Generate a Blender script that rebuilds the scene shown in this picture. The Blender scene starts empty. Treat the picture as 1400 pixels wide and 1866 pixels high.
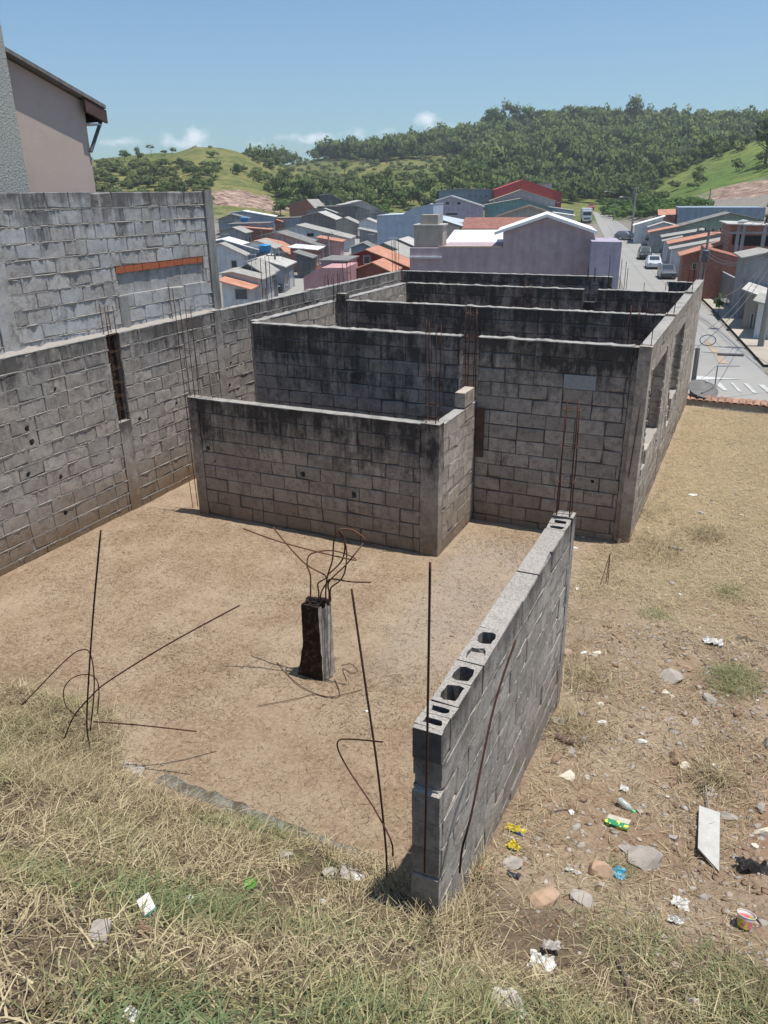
import bpy, math, random
import numpy as np
from mathutils import Vector, noise as mnoise

random.seed(7)
rng = np.random.default_rng(7)
SC = bpy.context.scene
COL = SC.collection

# ------------------------------------------------------------------ camera
CY, CP, CR, CF, CH = .440, .390, -.013, 1409.8, 4.53
_F = Vector((-math.sin(CY)*math.cos(CP), math.cos(CY)*math.cos(CP), -math.sin(CP)))
_R0 = Vector((math.cos(CY), math.sin(CY), 0)); _U0 = _R0.cross(_F)
_R = _R0*math.cos(CR) + _U0*math.sin(CR); _U = -_R0*math.sin(CR) + _U0*math.cos(CR)
from mathutils import Matrix
cd = bpy.data.cameras.new("camera"); cam = bpy.data.objects.new("camera", cd); COL.objects.link(cam)
cam.matrix_world = Matrix(((_R.x, _U.x, -_F.x, 0), (_R.y, _U.y, -_F.y, 0), (_R.z, _U.z, -_F.z, CH), (0, 0, 0, 1)))
cd.sensor_fit = 'VERTICAL'; cd.sensor_height = 24; cd.lens = 24*CF/1866
cd.clip_start = .05; cd.clip_end = 20000
SC.camera = cam

# ------------------------------------------------------------------ sky + sun
SUN = Vector((.23, .05, 1)).normalized()
EL = math.asin(SUN.z); AZ = math.atan2(SUN.x, SUN.y)
w = bpy.data.worlds.new("World"); SC.world = w; w.use_nodes = True
nt = w.node_tree; nt.nodes.clear()
wo = nt.nodes.new('ShaderNodeOutputWorld'); bg = nt.nodes.new('ShaderNodeBackground')
sky = nt.nodes.new('ShaderNodeTexSky'); sky.sky_type = 'NISHITA'; sky.sun_disc = False
sky.sun_elevation = EL; sky.sun_rotation = AZ
sky.air_density = 1.0; sky.dust_density = 1.5; sky.ozone_density = 1.0; sky.altitude = 600
bg.inputs[1].default_value = .105
SKYNODE = sky
def wn(t, **k):
    x = nt.nodes.new(t)
    for a, v in k.items(): setattr(x, a, v)
    return x
tint = wn('ShaderNodeMix', data_type='RGBA', blend_type='MULTIPLY'); tint.inputs[0].default_value = 1; tint.inputs[7].default_value = (.60, .80, .90, 1)
nt.links.new(sky.outputs[0], tint.inputs[6])
# a few small fair-weather clouds low over the hills
wtc = wn('ShaderNodeTexCoord'); wnz = wn('ShaderNodeTexNoise'); wnz.inputs['Scale'].default_value = 34; wnz.inputs['Detail'].default_value = 6; wnz.inputs['Roughness'].default_value = .62
wmp = wn('ShaderNodeMapping'); wmp.inputs['Scale'].default_value = (1, 1, 1.5); nt.links.new(wtc.outputs['Generated'], wmp.inputs[0]); nt.links.new(wmp.outputs[0], wnz.inputs['Vector'])
prev = None
def wmath(op, a, b=None):
    x = wn('ShaderNodeMath', operation=op)
    for i, q in enumerate((a, b)):
        if q is None: continue
        if isinstance(q, float): x.inputs[i].default_value = q
        else: nt.links.new(q, x.inputs[i])
    return x.outputs[0]
for (px, py, sx_, sy_, am) in [(225, 259, 34, 9, .8), (305, 256, 16, 12, .55), (357, 250, 20, 20, 1.), (345, 262, 34, 8, .8), (578, 252, 36, 9, .8), (650, 243, 30, 9, .7), (702, 238, 20, 9, .6), (778, 219, 24, 14, 1.05), (792, 231, 40, 10, .7), (465, 262, 30, 6, .4), (520, 250, 60, 8, .3)]:
    d0 = (_F + _R*((px-700)/CF) - _U*((py-933)/CF)).normalized()
    su = wn('ShaderNodeVectorMath', operation='SUBTRACT'); nt.links.new(wtc.outputs['Generated'], su.inputs[0]); su.inputs[1].default_value = d0
    sc_ = wn('ShaderNodeVectorMath', operation='MULTIPLY'); nt.links.new(su.outputs[0], sc_.inputs[0]); sc_.inputs[1].default_value = (1/(sx_/CF), 1/(sx_/CF), 1/(sy_/CF))
    le = wn('ShaderNodeVectorMath', operation='LENGTH'); nt.links.new(sc_.outputs[0], le.inputs[0])
    v = wmath('MULTIPLY', wmath('SUBTRACT', 1.25, le.outputs['Value']), am)
    prev = v if prev is None else wmath('MAXIMUM', prev, v)
cm = wmath('ADD', prev, wmath('MULTIPLY', wmath('SUBTRACT', wnz.outputs[0], .5), 3.2))
mr = wn('ShaderNodeMapRange'); mr.inputs[1].default_value = .25; mr.inputs[2].default_value = 1.3; mr.inputs[4].default_value = .85; nt.links.new(cm, mr.inputs[0])
gate = wn('ShaderNodeMapRange'); gate.inputs[1].default_value = -.05; gate.inputs[2].default_value = .35; nt.links.new(prev, gate.inputs[0])
cmx = wn('ShaderNodeMix', data_type='RGBA'); nt.links.new(wmath('MULTIPLY', mr.outputs[0], gate.outputs[0]), cmx.inputs[0]); nt.links.new(tint.outputs[2], cmx.inputs[6]); cmx.inputs[7].default_value = (6.6, 7.2, 7.8, 1)
nt.links.new(cmx.outputs[2], bg.inputs[0]); nt.links.new(bg.outputs[0], wo.inputs[0])
sl = bpy.data.lights.new("sun", 'SUN'); so = bpy.data.objects.new("sun", sl); COL.objects.link(so)
sl.energy = 4.0; sl.angle = math.radians(.5); sl.color = (1, .955, .89)
so.rotation_euler = SUN.to_track_quat('Z', 'Y').to_euler()
vs = SC.view_settings
vs.view_transform = 'Standard'; vs.look = 'None'; vs.exposure = 0.50; vs.gamma = 1
SC.cycles.max_bounces = 5; SC.cycles.diffuse_bounces = 3; SC.cycles.glossy_bounces = 2
SC.cycles.transmission_bounces = 3; SC.cycles.transparent_max_bounces = 8
SC.cycles.use_denoising = True

# ------------------------------------------------------------------ measuring helpers (photo measurements -> metres)
def ray(px, py):
    return _F + _R*((px-700)/CF) - _U*((py-933)/CF)
def onZ(px, py, z):
    d = ray(px, py); return Vector((0, 0, CH)) + d*((z-CH)/d.z)
def onX(px, py, x):
    d = ray(px, py); return Vector((0, 0, CH)) + d*(x/d.x)
def onY(px, py, y):
    d = ray(px, py); return Vector((0, 0, CH)) + d*(y/d.y)
def onD(px, py, r):
    d = ray(px, py); return Vector((0, 0, CH)) + d*(r/math.hypot(d.x, d.y))

# ------------------------------------------------------------------ object helpers
def setp(o, label=None, cat=None, group=None, kind=None):
    if label: o['label'] = label
    if cat: o['category'] = cat
    if group: o['group'] = group
    if kind: o['kind'] = kind
    elif cat: o['kind'] = 'thing'
    return o
def empty(name, loc, label, cat, group=None, rz=0):
    o = bpy.data.objects.new(name, None); COL.objects.link(o); o.location = loc; o.rotation_euler = (0, 0, rz)
    o.empty_display_size = .2
    return setp(o, label, cat, group)
def link_mesh(name, me, parent=None):
    o = bpy.data.objects.new(name, me); COL.objects.link(o)
    if parent is not None: o.parent = parent
    return o
def ltree(o, parent=None):
    c = o.copy(); COL.objects.link(c); c.parent = parent
    for ch in list(o.children): ltree(ch, c)
    return c

class MB:
    """collects faces; build() links them as one mesh object"""
    def __init__(s): s.v = []; s.f = []; s.mi = []; s.at = {}; s.cur = {}
    def vert(s, p):
        s.v.append((p[0], p[1], p[2]))
        for k in s.cur: s.at.setdefault(k, []).append(s.cur[k])
        return len(s.v)-1
    def face(s, idx, m=0): s.f.append(tuple(idx)); s.mi.append(m)
    def poly(s, pts, m=0): s.face([s.vert(p) for p in pts], m)
    def box(s, a, b, m=0, ch=0, faces='all'):
        x0, y0, z0 = a; x1, y1, z1 = b
        P = [s.vert(p) for p in ((x0,y0,z0),(x1,y0,z0),(x1,y1,z0),(x0,y1,z0),(x0,y0,z1),(x1,y0,z1),(x1,y1,z1),(x0,y1,z1))]
        for q in ((0,3,2,1),(4,5,6,7),(0,1,5,4),(1,2,6,5),(2,3,7,6),(3,0,4,7)): s.face([P[i] for i in q], m)
    def obox(s, o, ex, ey, ez, m=0):
        """box from a corner and three edge vectors"""
        o = Vector(o); ex = Vector(ex); ey = Vector(ey); ez = Vector(ez)
        P = [s.vert(p) for p in (o, o+ex, o+ex+ey, o+ey, o+ez, o+ex+ez, o+ex+ey+ez, o+ey+ez)]
        for q in ((0,3,2,1),(4,5,6,7),(0,1,5,4),(1,2,6,5),(2,3,7,6),(3,0,4,7)): s.face([P[i] for i in q], m)
    def tube(s, pts, r, n=6, m=0, cap=True):
        pts = [Vector(p) for p in pts]; k = len(pts)
        rr = r if isinstance(r, (list, tuple)) else [r]*k
        up = Vector((0, 0, 1)); rings = []
        d0 = (pts[1]-pts[0]).normalized()
        a = d0.cross(up if abs(d0.z) < .9 else Vector((1, 0, 0))).normalized()
        for i, p in enumerate(pts):
            d = (pts[min(i+1, k-1)]-pts[max(i-1, 0)]).normalized()
            a = (a - d*a.dot(d))
            a = a.normalized() if a.length > 1e-6 else d.orthogonal().normalized()
            b = d.cross(a)
            rings.append([s.vert(p + (a*math.cos(2*math.pi*j/n) + b*math.sin(2*math.pi*j/n))*rr[i]) for j in range(n)])
        for i in range(k-1):
            for j in range(n):
                s.face((rings[i][j], rings[i][(j+1) % n], rings[i+1][(j+1) % n], rings[i+1][j]), m)
        if cap: s.face(rings[0][::-1], m); s.face(rings[-1], m)
    def build(s, name, mats, parent=None, smooth=False):
        me = bpy.data.meshes.new(name); me.from_pydata(s.v, [], s.f)
        if not isinstance(mats, (list, tuple)): mats = [mats]
        for m in mats: me.materials.append(m)
        if len(mats) > 1: me.polygons.foreach_set('material_index', s.mi)
        for k, vals in s.at.items():
            at = me.attributes.new(k, 'FLOAT', 'POINT'); at.data.foreach_set('value', vals)
        if smooth: me.polygons.foreach_set('use_smooth', [True]*len(me.polygons))
        me.update()
        return link_mesh(name, me, parent)

def np_mesh(name, V, Fq, mats, parent=None, smooth=False, attrs=None, k=4):
    """fast quad/tri mesh from numpy arrays"""
    me = bpy.data.meshes.new(name); V = np.asarray(V, np.float32); Fq = np.asarray(Fq, np.int32)
    me.vertices.add(len(V)); me.vertices.foreach_set('co', V.ravel())
    n = len(Fq); me.loops.add(n*k); me.loops.foreach_set('vertex_index', Fq.ravel())
    me.polygons.add(n); me.polygons.foreach_set('loop_start', np.arange(0, n*k, k, dtype=np.int32))
    try: me.polygons.foreach_set('loop_total', np.full(n, k, np.int32))
    except Exception: pass
    if not isinstance(mats, (list, tuple)): mats = [mats]
    for m in mats: me.materials.append(m)
    if smooth: me.polygons.foreach_set('use_smooth', np.ones(n, bool))
    for a, vals in (attrs or {}).items():
        if getattr(vals, 'ndim', 1) == 2:
            at = me.attributes.new(a, 'FLOAT_VECTOR', 'POINT'); at.data.foreach_set('vector', np.asarray(vals, np.float32).ravel()); continue
        at = me.attributes.new(a, 'FLOAT', 'POINT'); at.data.foreach_set('value', np.asarray(vals, np.float32))
    me.update(calc_edges=True); me.validate()
    return link_mesh(name, me, parent)

# ------------------------------------------------------------------ materials
class NT:
    def __init__(s, name, rough=.9, spec=.25):
        m = bpy.data.materials.new(name); m.use_nodes = True; s.m = m; s.t = m.node_tree
        s.b = s.t.nodes['Principled BSDF']; s.b.inputs['Roughness'].default_value = rough
        s.b.inputs['Specular IOR Level'].default_value = spec
        s.tc = s.n('ShaderNodeTexCoord')
    def n(s, t, **k):
        x = s.t.nodes.new(t)
        for a, v in k.items(): setattr(x, a, v)
        return x
    def l(s, a, b): s.t.links.new(a, b)
    def val(s, x, sock):
        if hasattr(x, 'node') or isinstance(x, bpy.types.NodeSocket): s.l(x, sock)
        else:
            if isinstance(x, (tuple, list)) and len(x) == 3 and len(sock.default_value) == 4: x = (*x, 1)
            sock.default_value = x
    def math(s, op, a, b=None, clamp=False):
        x = s.n('ShaderNodeMath', operation=op); x.use_clamp = clamp
        s.val(a, x.inputs[0])
        if b is not None: s.val(b, x.inputs[1])
        return x.outputs[0]
    def mapr(s, v, a, b, c=0., d=1., smooth=False):
        x = s.n('ShaderNodeMapRange'); x.clamp = True
        if smooth: x.interpolation_type = 'SMOOTHSTEP'
        s.val(v, x.inputs[0])
        for i, q in enumerate((a, b, c, d)): x.inputs[i+1].default_value = q
        return x.outputs[0]
    def noise(s, scale, detail=4, rough=.6, vec=None, sc=None, dist=0):
        x = s.n('ShaderNodeTexNoise'); x.inputs['Scale'].default_value = scale
        x.inputs['Detail'].default_value = detail; x.inputs['Roughness'].default_value = rough
        x.inputs['Distortion'].default_value = dist
        v = vec if vec is not None else s.tc.outputs['Object']
        if sc:
            mp = s.n('ShaderNodeMapping'); mp.inputs['Scale'].default_value = sc; s.l(v, mp.inputs[0]); v = mp.outputs[0]
        s.l(v, x.inputs['Vector']); return x.outputs[0]
    def mix(s, f, a, b, mode='MIX'):
        x = s.n('ShaderNodeMix', data_type='RGBA', blend_type=mode); x.clamp_factor = True
        s.val(f, x.inputs[0]); s.val(a, x.inputs[6]); s.val(b, x.inputs[7]); return x.outputs[2]
    def attr(s, name):
        x = s.n('ShaderNodeAttribute'); x.attribute_name = name; return x.outputs['Fac']
    def bump(s, h, strength=.3, dist=.01):
        x = s.n('ShaderNodeBump'); x.inputs['Strength'].default_value = strength; x.inputs['Distance'].default_value = dist
        s.l(h, x.inputs['Height']); s.l(x.outputs[0], s.b.inputs['Normal'])
    def color(s, c): s.val(c, s.b.inputs['Base Color']); return s.m

def C(h):  # sRGB hex -> linear
    h = h.lstrip('#'); r = [int(h[i:i+2], 16)/255 for i in (0, 2, 4)]
    return tuple(c/12.92 if c <= .04045 else ((c+.055)/1.055)**2.4 for c in r)
def mulc(c, k): return tuple(x*k for x in c)

def plain(name, c, rough=.8, var=.25, scale=3., metal=0, spec=.3, bump=0, dirt=None):
    t = NT(name, rough, spec); t.b.inputs['Metallic'].default_value = metal
    n1 = t.noise(scale, 5, .65)
    col = t.mix(t.mapr(n1, .3, .7), mulc(c, 1-var), mulc(c, 1+var))
    if dirt:
        n2 = t.noise(scale*.7, 5, .7, sc=(1, 1, .25))
        col = t.mix(t.math('MULTIPLY', t.mapr(n2, .5, .75), dirt[1]), col, dirt[0])
    if bump: t.bump(t.noise(scale*12, 3), bump, .01)
    return t.color(col)

def block_mat(name, base, mould, mould_len, brown, rough_bump=.5, pale=.0):
    """hollow concrete block masonry: per-block tone, mould running down from the top, soil splash at the foot"""
    t = NT(name, .93, .15)
    bj = t.attr('bj'); ht = t.attr('ht'); hb = t.attr('hb')
    gn = t.n('ShaderNodeNewGeometry'); sp = t.n('ShaderNodeSeparateXYZ'); t.l(gn.outputs['Normal'], sp.inputs[0]); upf = t.mapr(sp.outputs[2], .5, .9)
    grit = t.noise(170, 2, .8); fine = t.noise(60, 4, .75); mid = t.noise(8, 6, .78); big = t.noise(1.3, 4, .65)
    c = t.mix(t.mapr(grit, .3, .7), mulc(base, .62), mulc(base, 1.42))
    c = t.mix(t.math('MULTIPLY', t.mapr(fine, .5, .72), .5), c, mulc(base, .5))
    c = t.mix(.55, c, t.mix(t.mapr(bj, 0, 1), mulc(base, .62), mulc(base, 1.35)))
    c = t.mix(t.math('MULTIPLY', t.mapr(mid, .47, .60), .62), c, mulc(base, .42)); c = t.mix(t.math('MULTIPLY', t.mapr(t.noise(19, 5, .75), .55, .66), .4), c, mulc(base, 1.5))
    spk = t.noise(70, 3, .85); c = t.mix(t.math('MULTIPLY', upf, .6), c, t.mix(t.mapr(spk, .36, .64), mulc(base, .45), mulc(base, 1.5)))
    if pale: c = t.mix(t.math('MULTIPLY', t.mapr(big, .42, .6), pale), c, t.mix(grit, (.36, .37, .38), (.58, .59, .60)))
    # mould: runs down from the top in streaks and blotches
    st = t.noise(7, 5, .75, sc=(1, 1, .13)); st2 = t.noise(2.1, 5, .75); st3 = t.noise(24, 3, .7, sc=(1, 1, .25))
    g = t.mapr(ht, 0, mould_len, 1, 0)
    k = t.math('ADD', t.math('MULTIPLY', g, .52), t.math('ADD', t.math('MULTIPLY', t.mapr(st, .3, .7), .42), t.math('MULTIPLY', t.mapr(st2, .32, .68), .42)))
    k = t.math('ADD', k, t.math('ADD', t.math('MULTIPLY', t.math('SUBTRACT', bj, .5), .22), t.math('MULTIPLY', t.math('SUBTRACT', st3, .5), .35)))
    k = t.math('MULTIPLY', t.mapr(k, .56, .94, 0, mould), t.math('SUBTRACT', 1., t.math('MULTIPLY', upf, .85)))
    c = t.mix(k, c, t.mix(t.mapr(grit, .3, .7), (.014, .013, .013), (.070, .065, .062)))
    # soil splash
    n3 = t.noise(3.5, 5, .75); n4 = t.noise(20, 3, .7)
    kb = t.mapr(t.math('ADD', t.math('MULTIPLY', hb, 1.1), t.math('MULTIPLY', t.math('ADD', n3, t.math('MULTIPLY', n4, .4)), -.9)), -.6, .35, brown, 0)
    c = t.mix(kb, c, t.mix(fine, C('#54402e'), C('#927a5e')))
    t.bump(t.math('ADD', t.math('ADD', fine, t.math('MULTIPLY', grit, .6)), t.math('MULTIPLY', mid, 1.2)), rough_bump, .008)
    return t.color(c)

M = {}
def init_mats():
    M['lot'] = block_mat('boundary_blocks', (.365, .325, .285), .75, .7, .9, .7, pale=.2)
    M['pale'] = block_mat('pale_blocks', (.42, .395, .37), .75, .7, .1, .7, pale=.6)
    M['dark'] = block_mat('mouldy_blocks', (.37, .33, .29), .93, 1.05, .65, .7)
    M['darker'] = block_mat('black_mouldy_blocks', (.36, .315, .28), .90, 1.5, .7, .7)
    M['side'] = block_mat('weathered_side_blocks', (.45, .39, .33), .3, .5, .7, .7)
    M['stub'] = block_mat('rough_grey_blocks', (.42, .385, .345), .7, .35, .6, 1.0)
    # mortar
    t = NT('mortar', .95, .1); f = t.noise(60, 4, .7)
    M['mortar'] = t.color(t.mix(f, (.18, .165, .15), (.44, .405, .36))); t.bump(f, .6, .008)
    t = NT('mortar_dark', .95, .1); f = t.noise(60, 4, .7)
    M['mortar_dark'] = t.color(t.mix(f, (.05, .045, .042), (.15, .14, .13))); t.bump(f, .6, .008)
    t = NT('cement_cap', .9, .15); f = t.noise(40, 4, .7); g = t.noise(3, 4, .7)
    M['cap'] = t.color(t.mix(t.mapr(g, .45, .7), t.mix(f, (.22, .21, .195), (.44, .42, .39)), t.mix(f, (.09, .085, .08), (.26, .245, .23)))); t.bump(f, .7, .01)
    t = NT('concrete', .9, .15); f = t.noise(22, 5, .7); g = t.noise(4, 5, .7, sc=(1, 1, .2))
    M['concrete'] = t.color(t.mix(t.mapr(g, .48, .72), t.mix(f, (.17, .165, .155), (.36, .35, .33)), (.09, .085, .08))); t.bump(f, .6, .01)
    t = NT('concrete_dark', .9, .15); f = t.noise(22, 5, .7); g = t.noise(4, 5, .7, sc=(1, 1, .2))
    M['concrete_dark'] = t.color(t.mix(t.mapr(g, .35, .6), t.mix(f, (.10, .09, .082), (.22, .2, .18)), (.035, .03, .027))); t.bump(f, .6, .01)
    t = NT('old_concrete', .95, .1); f = t.noise(30, 5, .8); g = t.noise(7, 5, .8)
    M['concrete_old'] = t.color(t.mix(t.mapr(g, .42, .6), t.mix(f, (.12, .115, .10), (.34, .33, .29)), (.10, .085, .06))); t.bump(f, .9, .015)
    t = NT('rust', .85, .3); f = t.noise(40, 4, .7)
    M['rust'] = t.color(t.mix(f, (.022, .010, .008), (.11, .045, .028))); t.bump(f, .5, .002)
    t = NT('rust_light', .85, .3); f = t.noise(40, 4, .7)
    M['rust_light'] = t.color(t.mix(f, (.06, .028, .018), (.2, .1, .06)))
    t = NT('near_black', .95, .1); f = t.noise(14, 5, .7)
    M['near_black'] = t.color(t.mix(t.mapr(f, .5, .8), (.03, .022, .018), (.17, .13, .10))); t.bump(f, .9, .02)
    t = NT('clay_brick', .9, .2); f = t.noise(25, 4, .6)
    M['clay'] = t.color(t.mix(f, (.26, .075, .035), (.48, .16, .08))); t.bump(f, .5, .01)
init_mats()

# ------------------------------------------------------------------ ground shape
def interp(x, xs, ys):
    return float(np.interp(x, xs, ys))
def sstep(a, b, x):
    t = min(1, max(0, (x-a)/(b-a))); return t*t*(3-2*t)
def gz(x, y, fine=True):
    """height of the plot and the bank below the photographer"""
    left = np.interp(y, [-3, 0, 1, 2, 3, 3.5, 3.78, 4.1], [3.1, 2.9, 2.2, 1.38, .62, .28, .05, 0])
    right = np.interp(y, [-3, 0, 1, 2, 3, 4, 5, 6, 9, 18], [3.1, 2.9, 2.15, 1.38, .64, .36, .21, .11, .04, 0])
    k = sstep(-1.32, -1.1, x)
    z = left*(1-k)+right*k
    if x < -4.: z += .34*sstep(-4., -5.0, x)*max(0, 1-abs(y-3.9)/.7)
    if x > .2 and y > 2: z += .10*min(3, x-.2)*sstep(2, 4, y)*sstep(15, 9, y)
    if y > 17.9: z -= max(0, (y-18.3+.25*math.sin(x*1.7)))*.62 if y > 18.3 else 0
    if x < -8.7:
        kk = sstep(-8.42, -8.5, x)
        z = z*(1-kk) + kk*(2.5 if y < 11.3 else -.3 - max(0, y-18)*.6)
    if x > 9: z -= (x-9)*.6
    z = max(z, -5.6)
    if fine:
        a = mnoise.noise(Vector((x*1.1, y*1.1, 3)))*.035 + mnoise.noise(Vector((x*4, y*4, 9)))*.014 + mnoise.noise(Vector((x*11, y*11, 5)))*.008
        rough = 1.7 if x > -1.1 and y < 9 else (1.5 if y < 3.7 else .7)
        if x > -.2 and 4 < y < 8: rough = 2.3
        z += a*rough
    return z

def ground_mat():
    t = NT('soil', .95, .1)
    gp = t.n('ShaderNodeNewGeometry').outputs['Position']
    f = t.noise(150, 3, .75, vec=gp); m = t.noise(22, 5, .7, vec=gp); b = t.noise(1.4, 5, .62, vec=gp); b2 = t.noise(.55, 4, .6, vec=gp)
    m2 = t.noise(48, 4, .8, vec=gp, dist=.4)
    c = t.mix(t.mapr(b, .38, .60), (.46, .355, .25), (.325, .225, .145))
    c = t.mix(t.math('MULTIPLY', t.mapr(m, .44, .60), .55), c, (.54, .43, .31)); c = t.mix(t.math('MULTIPLY', t.mapr(t.noise(6, 6, .75, vec=gp), .50, .66), .55), c, (.25, .175, .115))
    c = t.mix(t.math('MULTIPLY', t.mapr(f, .25, .8), .55), c, mulc((.30, .21, .14), .75))
    # pressed straw and twig specks
    c = t.mix(t.math('MULTIPLY', t.mapr(t.math('ADD', m2, t.math('MULTIPLY', t.math('SUBTRACT', t.noise(2.4, 5, .7, vec=gp), .5), .45)), .57, .66), .85), c, (.14, .10, .068))
    c = t.mix(t.math('MULTIPLY', t.mapr(t.noise(70, 3, .8, vec=gp, dist=1.5), .60, .68), .5), c, (.55, .45, .30))
    # reddish clay towards the right, grey cement dust on the path
    sx = t.n('ShaderNodeSeparateXYZ'); t.l(gp, sx.inputs[0])
    red = t.math('MULTIPLY', t.mapr(sx.outputs[0], -.6, .6), t.mapr(b2, .42, .62))
    c = t.mix(t.math('MULTIPLY', red, .55), c, (.30, .165, .105))
    # path: pale strip between the pillar and the doorway
    dx = t.math('ADD', sx.outputs[0], t.math('MULTIPLY', sx.outputs[1], .06))
    px_ = t.mapr(t.math('ABSOLUTE', t.math('ADD', dx, 2.15)), .35, .75, 1, 0, True)
    py_ = t.math('MULTIPLY', t.mapr(sx.outputs[1], 5.7, 6.6), t.mapr(sx.outputs[1], 9.3, 9.9, 1, 0))
    pm = t.math('MULTIPLY', t.math('MULTIPLY', px_, py_), t.mapr(b, .35, .6, .35, 1))
    c = t.mix(t.math('MULTIPLY', pm, .6), c, (.42, .36, .30))
    bnk = t.math('MULTIPLY', t.mapr(sx.outputs[1], 3.75, 3.4), 1.)
    c = t.mix(t.math('MULTIPLY', bnk, .75), c, t.mix(m, (.05, .036, .025), (.20, .15, .10)))  # bank soil darkened to stand in for shadow between the grass blades
    fld = t.math('MULTIPLY', t.mapr(sx.outputs[0], -1.1, -.9), t.mapr(sx.outputs[1], 8.5, 10.5))
    c = t.mix(t.math('MULTIPLY', fld, .6), c, t.mix(m2, (.30, .22, .12), (.52, .41, .25)))
    t.bump(t.math('ADD', m, t.math('ADD', t.math('MULTIPLY', f, .5), t.math('MULTIPLY', m2, .6))), .9, .025)
    return t.color(c)
M['soil'] = ground_mat()
def build_plot():
    xs = np.concatenate([np.arange(-13, -8.9, .8), np.arange(-8.8, 2.2, .06), np.arange(2.3, 14, .6)])
    ys = np.concatenate([np.arange(-4, .9, .3), np.arange(.9, 12, .06), np.arange(12, 18, .15), np.arange(18, 30, .3)])
    V = np.array([(x, y, gz(x, y)) for y in ys for x in xs])
    nx = len(xs); ny = len(ys)
    i, j = np.meshgrid(np.arange(nx-1), np.arange(ny-1)); q = (j*nx+i).ravel()
    Fq = np.stack([q, q+1, q+nx+1, q+nx], 1)
    o = np_mesh('ground', V, Fq, M['soil'], smooth=True); setp(o, kind='structure')
build_plot()

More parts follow.
